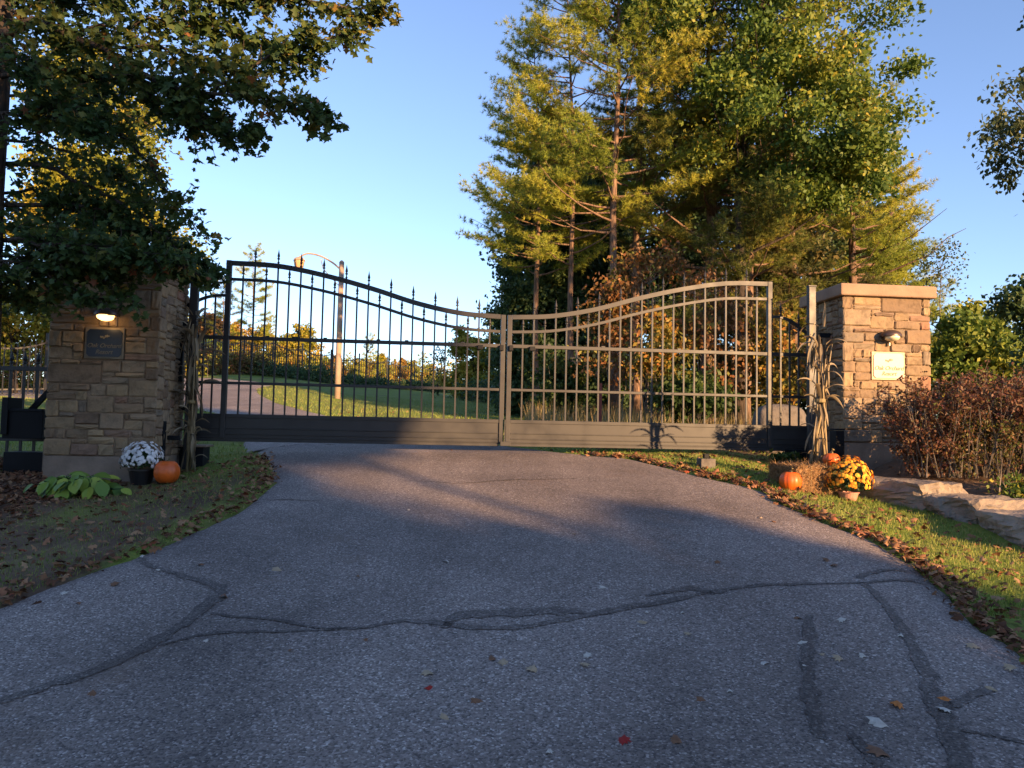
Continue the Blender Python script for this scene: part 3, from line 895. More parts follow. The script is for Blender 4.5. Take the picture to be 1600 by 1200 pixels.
lens_l = emis('lamp_glow', (1, .55, .18), 1.6)
lens_r = simple('frosted_lens', (.80, .74, .50), .3)
pl = cl + gdir * ((168 - 79) / 167 * WL) - gnor * .03 + UP * ((653.5 - 492) / 1200 * 8.3 + .01)
wall_lamp('glowing eyebrow lamp among maple leaves above the navy plaque', pl, lens_l)
pr_ = cr_ + gdir * ((1389.5 - 1322) / 133 * WR) - gnor * .035 + UP * ((679.5 - 525) / 1200 * 9.45)
wall_lamp('bronze eyebrow lamp with pale lens above the cream plaque', pr_, lens_r)
lp = bpy.data.lights.new('lamp_light', 'POINT'); lp.energy = .3; lp.color = (1, .6, .25); lp.shadow_soft_size = .04
lo = bpy.data.objects.new('lamp_light', lp); COL.objects.link(lo); lo.location = pl - gnor * .17 - UP * .1


def gbox(mb, px, py, d, size, lift=0): mb.box(at(px, py, d) + UP * lift, size, AX); return mb


# gate arms, boxes and operators
def kit(name, label, cat, px, py, d, builders):
    p = at(px, py, d); root = thing(name, label, cat, p)
    for nm, mb, mt in builders: mb.build(nm, mt, root, bevel=.005)
    return root


pa = at(262, 655, 8.95); pb = at(262, 720, 8.95)
MBx = MB(); MBx.box(at(251, 690, 8.62), (.085, .09, .46), AX)
arm = MB(); arm.box(at(268, 684, 8.75), (.17, .05, .05), AX)
kit('gate_operator', 'black bracket post with short arm at the shaded pillar corner', 'gate operator', 251, 720, 8.62, [('post', MBx, M['box']), ('arm', arm, M['box'])])
a1 = MB().box(at(270, 585, 9.0), (.16, .05, .07), AX); a2 = MB().box(at(283, 560, 9.05), (.05, .05, .55), AX); a3 = MB().box(at(287, 506, 9.08), (.2, .05, .045), AX)
kit('hinge_bracket', 'black hinge bracket behind the corn stalks on the shaded pillar', 'bracket', 275, 585, 9.0, [('lower_arm', a1, M['box']), ('bar', a2, M['box']), ('upper_arm', a3, M['box'])])
b1 = MB().box(at(1288, 524, 9.7), (.15, .05, .055), AX); b2 = MB().box(at(1281, 566, 9.75), (.05, .05, .6), AX)
kit('hinge_bracket', 'black hinge bracket beside the sunlit post and pillar', 'bracket', 1285, 524, 9.75, [('arm', b1, M['box']), ('bar', b2, M['box'])])
q1 = MB().box(at(1308, 706, 9.15), (.11, .14, .5), AX); q2 = MB().box(at(1308, 671, 9.15), (.12, .15, .02), AX)
kit('control_box', 'tall narrow black box standing against the sunlit pillar', 'box', 1308, 740, 9.15, [('housing', q1, M['box']), ('lid', q2, M['box'])])
p_ = gp(292, 731); q3 = MB().box(p_ + UP * .12 + Vector((0, .15, 0)), (.32, .28, .26), AX); q4 = MB().box(p_ + UP * .26 + Vector((.02, .15, 0)), (.36, .32, .025), AX)
kit('ground_box', 'squat black box with lid on the grass below the dark gate post', 'box', 292, 731, p_.y + .15, [('housing', q3, M['box']), ('lid', q4, M['concrete'])])
q5 = MB().box(at(1245, 712, 10.0), (.26, .16, .16), AX); q6 = MB().box(at(1258, 722, 9.95), (.12, .12, .3), AX)
kit('ground_box', 'black motor housing under the hinge end of the sunlit gate leaf', 'gate motor', 1245, 725, 10.0, [('housing', q5, M['box']), ('foot', q6, M['box'])])
st_ = gp(1103, 730); s1 = MB().box(st_ + UP * .03, (.17, .17, .14), AX); s2 = MB().box(st_ + UP * .13, (.06, .06, .05), AX)
kit('gate_stop', 'small concrete block in the grass beneath the sunlit gate leaf', 'gate stop', 1103, 722, st_.y, [('block', s1, M['boulder']), ('cleat', s2, M['box'])])

# fence and equipment outside the shaded pillar
FD = 9.15
fo = at(40, 600, FD)
fl = thing('iron_fence', 'short black picket fence with spear tips outside the shaded pillar', 'fence', (fo.x, fo.y, gzf(fo.x, fo.y)))
def FR(s, z): return Vector((fo.x, fo.y, 0)) + gdir * s + UP * z
for z, h in ((.585, .05), (-.255, .045)):
    MB().box(FR(-.75, z), (2.1, .035, h), AX).build('rail', M['iron'], fl, bevel=.003)
spear_me = bar_mesh('fence_picket', .026, M['iron'])
sp = MB().lathe((0, 0, 0), [(.012, 0), (.024, .008), (.024, .02), (.014, .03), (.026, .06), (.022, .075), (.003, .15)], 8).mesh('spear_tip'); sp.materials.append(M['iron'])
for i in range(13):
    s = .28 - i * .15
    o_ = link(bpy.data.objects.new('picket', spear_me), fl); o_.location = FR(s, -.42) - org(fl); o_.scale = (1, 1, 1.06); o_.rotation_euler = (0, 0, GA)
    f_ = link(bpy.data.objects.new('spear_tip', sp), o_); f_.location = (0, 0, 1); f_.scale = (1, 1, 1 / 1.06)
MB().bar([at(38, 652, 9.0), at(84, 604, 9.0)], .05, .055, gnor).build('brace', M['box'], fl)
c1 = MB().box(at(46, 662, 8.85), (.43, .3, .34), AX); c1.box(at(18, 650, 8.8), (.07, .3, .42), AX)
c2 = MB().box(at(50, 642, 8.85), (.38, .32, .02), AX)
kit('gate_operator', 'black box-shaped gate motor in front of the spear-tipped fence', 'gate motor', 46, 690, 8.85, [('housing', c1, M['box']), ('lid', c2, M['box'])])
c3 = MB().box(at(46, 735, 8.7), (.42, .3, .42), AX); c4 = MB().box(at(69, 724, 8.53), (.035, .02, .24), AX)
kit('cabinet', 'low black cabinet with grey side strip against the shaded pillar', 'cabinet', 46, 765, 8.7, [('body', c3, M['box']), ('strip', c4, M['concrete'])])


# ------------------------------------------------------------------ rocks
def rock(name, label, cat, foot, h, m_, seed, sub=4, rough=.06, group=None, round_=0.0):
    """irregular block over a quadrilateral footprint (4 xy points ccw); z base from the ground"""
    rs_ = np.random.RandomState(seed); q = np.array(foot, float); cx = q.mean(0)
    base = min(gzf(*p) for p in q) - .06; top = h
    n = 6 if round_ else 13; vs = []; ph = rs_.uniform(0, 6, 6)
    mb = MB()
    def pt(u, v, w_):
        a = (1 - v) * ((1 - u) * q[0] + u * q[1]) + v * ((1 - u) * q[3] + u * q[2])
        z = base + (top - base) * w_
        return a, z
    # cube-sphere style surface grid
    pts = {}
    def key(i, j, k):
        if (i, j, k) in pts: return pts[(i, j, k)]
        u, v, w_ = i / n, j / n, k / n
        a, z = pt(u, v, w_)
        du, dv, dw = abs(u - .5) * 2, abs(v - .5) * 2, abs(w_ - .5) * 2
        edge = sorted((du, dv, dw)); r_ = (edge[1] > .99) * .014 + (edge[0] > .99) * .02
        sh = r_ + round_ * (edge[0] ** 2 + edge[1] ** 2) * .25
        a = cx + (a - cx) * (1 - sh); z = z - (w_ - .5) * 2 * sh * .5 * (top - base)
        jj_ = rs_.normal(size=3) * rough * (.3 if round_ else .11)
        if not round_:
            fu, fv, fw_ = u * 5 + ph[0], v * 4 + ph[1], w_ * 3 + ph[2]
            big = np.array([math.sin(fw_ * 2.1 + fu * 1.3), math.sin(fu * 1.7 + fw_ * 2.6), .7 * math.sin(fu * 2.3 + ph[3]) * math.sin(fv * 2.1)]) * rough * .42
            stp = rough * .55 * (math.floor(w_ * 3.3 + math.sin(u * 7 + ph[4]) * .6) % 2)      # split ledges
            jj_ = jj_ + big; jj_[1] += stp * (v < .01); jj_[0] += stp * (u < .01)
        pts[(i, j, k)] = len(vs); vs.append((a[0] + jj_[0], a[1] + jj_[1], z + jj_[2] * .7)); return pts[(i, j, k)]
    for a in range(n):
        for b in range(n):
            for c in (0, n):
                f1 = [key(a, b, c), key(a + 1, b, c), key(a + 1, b + 1, c), key(a, b + 1, c)]
                f2 = [key(a, c, b), key(a + 1, c, b), key(a + 1, c, b + 1), key(a, c, b + 1)]
                f3 = [key(c, a, b), key(c, a + 1, b), key(c, a + 1, b + 1), key(c, a, b + 1)]
                mb.f += [f1 if c else f1[::-1], f2[::-1] if c else f2, f3 if c else f3[::-1]]
    o = Vector((cx[0], cx[1], base)); mb.v = vs
    me = mb.mesh(name, o, smooth=round_ > 0); me.materials.append(m_)
    ob = link(bpy.data.objects.new(name, me)); ob.location = o
    if round_: sb = ob.modifiers.new('sub', 'SUBSURF'); sb.levels = sb.render_levels = 1
    ob['label'] = label; ob['category'] = cat
    if group: ob['group'] = group
    return ob


ga = 'armour stones edging the shrub bed'
def tp(px, py, d): p = at(px, py, d); return (p.x, p.y)
rock('armour_stone', 'long armour stone beside the orange mums', 'stone', [(3.42, 8.25), (3.98, 7.42), (4.5, 7.6), (3.95, 8.85)], -.46, M['armour'], 5, group=ga)
rock('armour_stone', 'middle armour stone of the edging, shaded front face', 'stone', [(3.97, 7.43), (4.13, 6.83), (4.85, 7.08), (4.52, 7.6)], -.56, M['armour'], 8, group=ga)
rock('armour_stone', 'armour stone of the edging nearest the road bend, pale top', 'stone', [(4.12, 6.84), (4.07, 5.8), (4.7, 5.85), (4.85, 7.06)], -.64, M['armour'], 13, group=ga)
rock('stone_slab', 'flat grey slab in the grass below the gate hinge', 'stone', [tp(1168, 750, 9.2), tp(1250, 757, 9.0), tp(1245, 735, 9.9), tp(1175, 733, 9.8)], -.46, M['boulder'], 17)
rock('boulder', 'large rounded grey boulder behind the hinge end of the sunlit gate', 'boulder', [(3.9, 12.2), (4.85, 12.3), (4.8, 12.9), (3.95, 12.8)], .48, M['boulder'], 21, round_=.6)
rock('boulder', 'small grey rock beside the low black cabinet', 'boulder', [(-6.3, 8.3), (-5.75, 8.2), (-5.72, 8.7), (-6.2, 8.8)], -.45, M['boulder'], 27, round_=.5)

# ------------------------------------------------------------------ decorations
def pumpkin(label, c, r_, h_, seed, stem=True):
    root = thing('pumpkin', label, 'pumpkin', c, 'orange pumpkins')
    n, k = 60, 14; vs = []; fs = []; c = Vector(c)
    for j in range(k + 1):
        ph = -math.pi / 2 + math.pi * j / k
        for i in range(n):
            t = 2 * math.pi * i / n
            rib = 1 - .04 * abs(math.cos(t * 5 + seed)) ** 6 * math.cos(ph) ** .5 if math.cos(ph) > 0 else 1
            rr = r_ * math.cos(ph) ** .75 * rib if math.cos(ph) > 1e-6 else 0
            z = h_ / 2 * math.sin(ph) - .10 * h_ * math.exp(-(rr / (r_ * .28)) ** 2) * (1 if ph > 0 else -1)
            vs.append(c + Vector((rr * math.cos(t), rr * math.sin(t), h_ / 2 + z)))
    for j in range(k):
        for i in range(n):
            a_ = j * n + i; b_ = j * n + (i + 1) % n; fs.append((a_, b_, b_ + n, a_ + n))
    MB().add(vs, fs).build('rind', M['pumpkin'], root, smooth=True)
    if stem:
        t_ = c + UP * (h_ * .86)
        MB().tube([t_, t_ + Vector((.005, 0, .03)), t_ + Vector((.022, .005, .055))], [.022, .014, .017], 7).build('stem', M['stem'], root, smooth=True)


pl_ = gp(260, 756); pumpkin('round pumpkin on the grass beside the white mums', pl_, .132, .25, 1)
ph_ = gp(1238, 768); pumpkin('pumpkin on the grass against the hay bale end', ph_ + Vector((0, .05, 0)), .112, .2, 2)


def mum(label, c, w_, h_, potm, fm, flower_stops, seed, poth, potr):
    root = thing('potted_mum', label, 'flower pot', c, 'potted chrysanthemums'); c = Vector(c)
    MB().lathe(c, [(potr * .74, 0), (potr * .97, poth * .9), (potr * 1.06, poth * .9), (potr * 1.06, poth), (potr * .9, poth), (potr * .88, poth * .9)], 22).build('pot', potm, root, smooth=False)
    rs_ = np.random.RandomState(seed); o = np.array(org(root)); cc = np.array(c) + [0, 0, poth + h_ * .38 - .02]
    # green leaves
    n = 1500; d = rnd(rs_, n); d[:, 2] = np.abs(d[:, 2]) * 1.1 - .45; rr = rs_.uniform(.35, .97, n)[:, None]
    pos = cc + d * rr * np.array([w_ / 2, w_ / 2, h_ * .62])
    V, Fc = scatter(RH, RHF, pos - o, d + rs_.normal(size=(n, 3)) * .6, rnd(rs_, n), rs_.uniform(.025, .04, n))
    npobj('foliage', npmesh('foliage', V, Fc, fm, np.repeat(rs_.rand(n), 4)), root, True)
    # blooms: small domed discs, each a ring of petals
    petal = np.array([(0, 0, .004), (.22, .45, .012), (.12, 1, -.006), (-.12, 1, -.006), (-.22, .45, .012)])
    ang = np.linspace(0, 2 * math.pi, 11)[:-1]; tv = []; tf = []
    for ring, (sc_, lift) in enumerate(((1, 0), (.62, .16))):
        for a_ in ang + ring * .3:
            k_ = len(tv); ca, sa = math.cos(a_), math.sin(a_)
            for x, y, z in petal: tv.append((x * ca * sc_ - y * sa * sc_, x * sa * sc_ + y * ca * sc_, z * 6 + lift))
            tf += [(k_, k_ + 1, k_ + 2), (k_, k_ + 2, k_ + 3), (k_, k_ + 3, k_ + 4)]
    tv = np.array(tv); tf = np.array(tf)
    n = 330; k = np.arange(n); zz = 1 - (k + .5) / n * 1.25; az = k * 2.39996 + rs_.normal(size=n) * .18
    d = np.c_[np.sqrt(np.maximum(0, 1 - zz ** 2)) * np.cos(az), np.sqrt(np.maximum(0, 1 - zz ** 2)) * np.sin(az), zz]
    d = nrm(d + rs_.normal(size=d.shape) * .07)
    pos = cc + d * np.array([w_ / 2, w_ / 2, h_ * .66]) * rs_.uniform(.84, 1.07, n)[:, None]
    mt = leafmat_obj(label[:12] + '_bloom', flower_stops, .6)
    for mi in range(n):
        if pos[mi][1] > cc[1] + w_ * .2 or rs_.rand() < .08: continue
        if mi < 3 or True:
            Z_ = d[mi] + rs_.normal(size=3) * .15
            q = Vector(Z_).to_track_quat('Z', 'Y')
            if 'me' not in mum.__dict__ or mum.me is None:
                me = npmesh('bloom', tv, tf, mt); mum.me = me
            b = link(bpy.data.objects.new('bloom', mum.me), root); b.location = Vector(pos[mi] - o)
            b.rotation_euler = (q @ Matrix.Rotation(rs_.rand() * 6, 3, 'Z').to_quaternion()).to_euler(); s_ = rs_.uniform(.014, .025); b.scale = (s_,) * 3
    mum.me = None


M['mumleaf'] = leafmat('mum_leaf', [(0, (.012, .03, .01)), (1, (.04, .08, .02))], .15)
pm = gp(212, 759)
mum('white chrysanthemums in a black pot against the shaded pillar', pm + Vector((0, .12, 0)), .43, .30, M['potblack'], M['mumleaf'], [(0, (.62, .62, .62)), (1, (.85, .84, .82))], 4, .17, .135)
pm2 = gp(1331, 783)
mum('orange-yellow chrysanthemums in a clay pot beside the hay bale', pm2 + Vector((0, .08, 0)), .46, .36, M['potclay'], M['mumleaf'], [(0, (.62, .22, .02)), (.5, (.80, .36, .03)), (1, (.85, .50, .06))], 9, .085, .10)

# hay bale
hb0 = gp(1286, 774); yaw = R(6); hx = Vector((math.cos(yaw), math.sin(yaw), 0)); hy = Vector((-math.sin(yaw), math.cos(yaw), 0))
hb_root = thing('hay_bale', 'square hay bale with loose straw between pumpkin and orange mums', 'hay bale', hb0)
hc = hb0 - hx * .03 + hy * .34 + UP * .145
ob = MB().box(hc, (.48, .66, .29), (hx, hy, UP)).build('bale', M['hay'], hb_root, bevel=.03)
rs = np.random.RandomState(12); n = 5200
side = rs.randint(0, 3, n); uv = rs.uniform(-1, 1, (n, 2)); o = np.array(org(hb_root))
HX, HY, HZ = np.array(hx), np.array(hy), np.array(UP)
pos = np.zeros((n, 3)); nz = np.zeros((n, 3))
for k, (nn, s_, ext) in enumerate(((-HY, -.33, (.24, .145)), (HZ, .145, (.24, .33)), (-HX, -.24, (.33, .145)))):
    mk = side == k
    if k == 0: pos[mk] = np.array(hc) + HY * s_ + HX * (uv[mk, :1] * ext[0]) + HZ * (uv[mk, 1:] * ext[1])
    if k == 1: pos[mk] = np.array(hc) + HZ * s_ + HX * (uv[mk, :1] * ext[0]) + HY * (uv[mk, 1:] * ext[1])
    if k == 2: pos[mk] = np.array(hc) + HX * s_ + HY * (uv[mk, :1] * ext[0]) + HZ * (uv[mk, 1:] * ext[1])
    nz[mk] = nn
dirs = nrm(rs.normal(size=(n, 3)) + nz * .12)
V, Fc = scatter(TRI, TRIF, pos - o, nz + rs.normal(size=(n, 3)) * .5, dirs, np.c_[rs.uniform(.004, .007, n), rs.uniform(.025, .09, n), np.ones(n)])
npobj('straw', npmesh('straw', V, Fc, M['straw'], np.repeat(rs.rand(n), 3)), hb_root, True)
tw = MB()
for s_ in (-.09, .1):
    for a_, b_ in (((-.332, -.142), (-.332, .142)), ((-.332, .142), (.332, .142))):
        tw.tube([hc + hx * s_ + hy * a_[0] + UP * a_[1], hc + hx * s_ + hy * b_[0] + UP * b_[1]], .004, 5)
tw.build('twine', M['stem'], hb_root)
pumpkin('small bright pumpkin sitting on top of the hay bale', Vector((at(1299, 728, hc.y - .2).x, hc.y - .2, hc.z + .14)), .085, .14, 3)


def corn(label, base, h_, lean, seed, n_st, n_lf, tie, spread, droop):
    root = thing('corn_stalks', label, 'corn stalks', base, 'dried corn stalk bundles'); rs_ = random.Random(seed); base = Vector(base)
    tp_ = base + UP * (h_ * tie) + Vector(lean) * tie
    lf = MB(); tones = []
    for i in range(n_st):
        a_ = rs_.uniform(0, 6.28); b0 = base + Vector((math.cos(a_), math.sin(a_) * .6, 0)) * spread * rs_.uniform(.5, 1)
        t0 = tp_ + Vector((rs_.uniform(-.035, .035), rs_.uniform(-.03, .03), 0))
        d = (t0 - b0).normalized(); top = t0 + (d + UP * .4).normalized() * h_ * (1 - tie) * rs_.uniform(.3, .75)
        pts = [b0, t0, top]; MB().tube([b0, (b0 + t0) / 2 + Vector((rs_.uniform(-.012, .012), 0, 0)), t0, (t0 + top) / 2, top], [.012, .012, .011, .009, .004], 6).build('stalk', M['stalk'], root, smooth=True)
    for i in range(n_lf):
        z = rs_.uniform(.02, .95) ** .9 * h_
        f = abs(z / h_ - tie); r0_ = .03 + spread * f * rs_.uniform(.2, .9)
        a_ = rs_.uniform(0, 6.28); p = base + UP * z + Vector(lean) * (z / h_) + Vector((math.cos(a_), math.sin(a_) * .7, 0)) * r0_
        out = Vector((math.cos(a_ + rs_.uniform(-.7, .7)), math.sin(a_ + rs_.uniform(-.7, .7)), 0)); Lh = rs_.uniform(.2, .46); wd = rs_.uniform(.022, .046)
        up0 = rs_.uniform(.2, 1.6) if rs_.random() < .45 else rs_.uniform(-2.5, -.8); vel = (out * rs_.uniform(.25, .8) + UP * up0).normalized()
        if abs(up0) > .8: out *= .5
        k_ = len(lf.v); m_ = 9; side_ = out.cross(UP).normalized(); tw_ = rs_.uniform(-2, 2)
        for j in range(m_):
            u = j / (m_ - 1); ww = wd * math.sin(math.pi * min(1, u * .82 + .18)) * (1 if u < 1 else .1)
            ca = Matrix.Rotation(tw_ * u, 3, vel) @ side_; nn = ca.cross(vel)
            lf.v += [tuple(p - ca * ww / 2 + nn * ww * .25), tuple(p), tuple(p + ca * ww / 2 + nn * ww * .25)]
            p = p + vel * (Lh / m_); vel = (vel - UP * droop * rs_.uniform(.1, .32) + out * .04 + Vector((rs_.uniform(-.08, .08), rs_.uniform(-.08, .08), 0))).normalized()
        for j in range(m_ - 1):
            a0 = k_ + j * 3; lf.f += [(a0, a0 + 1, a0 + 4, a0 + 3), (a0 + 1, a0 + 2, a0 + 5, a0 + 4)]
        tones += [rs_.random()] * (m_ * 3)
    me = lf.mesh('dry_leaves', base, smooth=True); me.materials.append(M['husk'])
    at__ = me.attributes.new('tone', 'FLOAT', 'POINT'); at__.data.foreach_set('value', tones)
    npobj('dry_leaves', me, root)
    MB().lathe(tp_ - UP * .02, [(.05, 0), (.056, .01), (.056, .03), (.05, .04)], 12).build('twine', M['stem'], root)


bl = gp(290, 740); corn('tall shaded corn stalk bundle tied to the dark gate post', bl + Vector((0, .12, 0)), 1.95, (-.03, 0, 0), 5, 6, 95, .42, .06, 1.3)
br_ = at(1280, 729, hc.y - .02); br_.z = hc.z + .14
corn('sunlit corn stalk bundle standing on the hay bale', br_, 1.62, (.03, 0, 0), 17, 5, 74, .42, .11, 1.4)

# hosta
M['hosta'] = leafmat_obj('hosta_leaf', [(0, (.07, .13, .02)), (.5, (.15, .24, .035)), (1, (.28, .33, .05))], .5)
hp = gp(122, 772)
hr = thing('hosta', 'low clump of broad green hosta leaves at the shaded pillar foot', 'plant', hp)
hme = npmesh('leaf', OVAL, OVALF, M['hosta'], smooth=True)
rs = np.random.RandomState(31); stm = MB()
for i in range(84):
    u = rs.uniform(-1, 1); a_ = rs.uniform(0, 6.28); rad = rs.uniform(.06, .30)
    c0 = hp + Vector((u * .2, 0, 0)); dr = Vector((math.cos(a_), math.sin(a_) * .7, 0))
    if dr.y > .3: dr.y *= .3
    z = rs.uniform(.09, .22) - rad * .2
    p = c0 + dr * rad + UP * z
    stm.tube([c0 + dr * .02, c0 + dr * rad * .6 + UP * (z * .9), p], .004, 4)
    L_ = rs.uniform(.12, .19); Y_ = (dr + UP * rs.uniform(-.9, -.1)); Zn = (UP * .8 + dr * .6 + Vector((0, -.6, 0)) + Vector(rs.normal(size=3) * .25))
    Zn = Zn.normalized(); Y_ = (Y_ - Zn * Y_.dot(Zn)).normalized(); X_ = Y_.cross(Zn)
    o_ = link(bpy.data.objects.new('leaf', hme), hr)
    mt = Matrix((X_, Y_, Zn)).transposed().to_4x4(); mt = Matrix.Translation(p - org(hr)) @ mt @ Matrix.Diagonal((L_ * .95, L_, L_, 1)); o_.matrix_local = mt
stm.build('stems', M['mumleaf'], hr)

# ------------------------------------------------------------------ lamp post beyond the gate
lb_ = gp(527, 623); LPh = 215 / 1200 * lb_.y
lr = thing('lamp_post', 'tall pole street lamp with hanging lantern on the lawn beyond the gate', 'street lamp', lb_)
pt_ = lb_ + UP * LPh
MB().tube([lb_ - UP * .1, lb_ + UP * LPh], [.105, .085], 12).build('pole', M['pole'], lr, smooth=True)
MB().lathe(pt_, [(.09, 0), (.06, .05), (.0, .09)], 12).build('finial', M['pole'], lr)
k_ = lb_.y / 1200
def lpp(px, py): return lb_ + Vector(((px - 527) * k_ - .014 * 0, 0, (623 - py) * k_))
off = -6 * k_
arm_pts = [pt_ + Vector((0, 0, -.25)), pt_ + Vector((-.35, 0, .02)), pt_ + Vector((-.75, 0, .22)), pt_ + Vector((-1.15, 0, .28)), pt_ + Vector((-1.42, 0, .16))]
MB().tube(resample([tuple(a_) for a_ in arm_pts], 0), .03, 8).build('arm', M['pole'], lr, smooth=True)
MB().tube([pt_ + Vector((0, 0, -.85)), pt_ + Vector((-.35, 0, -.5)), pt_ + Vector((-.62, 0, -.2)), pt_ + Vector((-.7, 0, .1))], .014, 6).build('brace', M['pole'], lr)
lc = pt_ + Vector((-1.42, 0, .17))
MB().lathe(lc, [(.02, 0), (.09, -.02), (.16, -.06), (.19, -.10), (.20, -.13), (.18, -.14)], 10).build('hood', M['pole'], lr)
MB().lathe(lc, [(.175, -.14), (.17, -.2), (.11, -.42), (.10, -.42)], 10).build('glass', simple('amber_glass', (.55, .33, .16), .25), lr)
cg = MB()
for i in range(6):
    t = i * math.pi / 3; cg.tube([lc + Vector((.18 * math.cos(t), .18 * math.sin(t), -.14)), lc + Vector((.115 * math.cos(t), .115 * math.sin(t), -.43))], .012, 4)
cg.lathe(lc, [(.12, -.42), (.125, -.45), (.02, -.47)], 10); cg.build('cage', M['bronze'], lr)

# ------------------------------------------------------------------ far fences
def far_fence(label, pts, bay, h_, name='estate_fence'):
    """pts: xy polyline; posts every bay with swagged top rail"""
    c = resample(pts, 0); d = np.r_[0, np.cumsum(np.linalg.norm(np.diff(c, axis=0), axis=1))]; nb = int(d[-1] / bay)
    P_ = lambda s: (float(np.interp(s, d, c[:, 0])), float(np.interp(s, d, c[:, 1])))
    x0, y0 = P_(0); root = thing(name, label, 'fence', (x0, y0, gzf(x0, y0)), 'black estate fences beyond the gate')
    pm_ = bar_mesh('far_picket', .03, M['iron']); pom = bar_mesh('far_post', .08, M['iron'])
    cnt = 0
    for b in range(nb + 1):
        x, y = P_(b * bay); z = gzf(x, y)
        o_ = link(bpy.data.objects.new('post', pom), root); o_.location = Vector((x, y, z)) - org(root); o_.scale = (1, 1, h_ * 1.18)
        if b == nb: break
        top = []
        npk = 13
        for i in range(npk + 1):
            s = b * bay + bay * i / npk; x, y = P_(s); z = gzf(x, y); sw = h_ * (1 - .13 * math.sin(math.pi * i / npk))
            top.append(Vector((x, y, z + sw)))
            if 0 < i < npk:
                k = link(bpy.data.objects.new('picket', pm_), root); k.location = Vector((x, y, z + .05)) - org(root); k.scale = (1, 1, sw + .08)
        dr = (top[-1] - top[0]).normalized(); sd = Vector((-dr.y, dr.x, 0)).normalized()
        MB().bar(top, .03, .05, sd).build('top_rail', M['iron'], root)
        MB().bar([top[0] - UP * (h_ - .2), top[-1] - UP * (h_ - .2)], .03, .05, sd).build('bottom_rail', M['iron'], root)


def ip(px, d): return ((px - 800) / 1200 * d, d)
far_fence('long black picket fence with swagged tops beyond the lawn', [ip(285, 38), ip(406, 43), ip(514, 47), ip(603, 50), ip(700, 53), ip(800, 57)], 2.1, 1.75)
far_fence('distant black swagged fence seen past the spear-tipped fence', [ip(-60, 24), ip(36, 25), ip(120, 26.5)], 2.3, 1.75)

# ------------------------------------------------------------------ vegetation
PAL = {
    'green': [(0, (.018, .04, .010)), (.5, (.045, .085, .018)), (.85, (.10, .13, .025)), (1, (.22, .14, .03))],
    'maple': [(0, (.045, .09, .018)), (.5, (.11, .175, .03)), (.8, (.24, .27, .04)), (.95, (.38, .32, .04)), (1, (.44, .20, .05))],
    'near': [(0, (.025, .055, .02)), (.45, (.055, .095, .026)), (.76, (.12, .14, .03)), (.86, (.26, .20, .04)), (.93, (.22, .08, .035)), (1, (.36, .10, .035))],
    'yellow': [(0, (.11, .15, .02)), (.5, (.24, .25, .03)), (.85, (.40, .30, .04)), (1, (.45, .17, .04))],
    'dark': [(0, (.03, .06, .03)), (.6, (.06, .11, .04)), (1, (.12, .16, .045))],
    'orange': [(0, (.07, .07, .02)), (.3, (.14, .08, .03)), (.6, (.26, .11, .04)), (.8, (.16, .17, .04)), (1, (.32, .26, .05))],
    'mixed': [(0, (.05, .08, .02)), (.4, (.16, .16, .03)), (.7, (.34, .22, .04)), (1, (.42, .15, .04))],
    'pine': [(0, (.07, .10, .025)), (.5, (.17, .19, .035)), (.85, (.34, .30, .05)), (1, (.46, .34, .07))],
    'pinegold': [(0, (.13, .19, .03)), (.45, (.31, .36, .05)), (.85, (.52, .48, .07)), (1, (.60, .44, .10))],  # golden sunlight put into the needle colours, lit copy of pine
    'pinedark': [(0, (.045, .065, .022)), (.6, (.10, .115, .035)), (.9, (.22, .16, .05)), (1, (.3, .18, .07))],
    'grey': [(0, (.03, .05, .025)), (.6, (.07, .10, .04)), (1, (.16, .17, .07))],
}
LM = {k: leafmat(k + '_foliage', v, .38 if k not in ('pine', 'pinegold', 'pinedark') else .35) for k, v in PAL.items()}


def leaves_at(rs_, pos, size, up=.5, tmpl=(RH, RHF), hang=0.0, jitter=.25):
    n = len(pos); Zn = rnd(rs_, n); Zn[:, 2] = Zn[:, 2] * .8 + up; Yd = rnd(rs_, n); Yd[:, 2] -= hang
    return scatter(tmpl[0], tmpl[1], pos, Zn, Yd, size * rs_.uniform(1 - jitter, 1 + jitter, n))


def limb_pts(rs_, a, b, k=5, sag=.1):
    a, b = np.array(a), np.array(b); L_ = np.linalg.norm(b - a)
    return [tuple(a + (b - a) * t + np.array([0, 0, math.sin(t * math.pi) * sag * L_]) + rs_.normal(size=3) * L_ * .025 * (0 < t < 1)) for t in np.linspace(0, 1, k)]


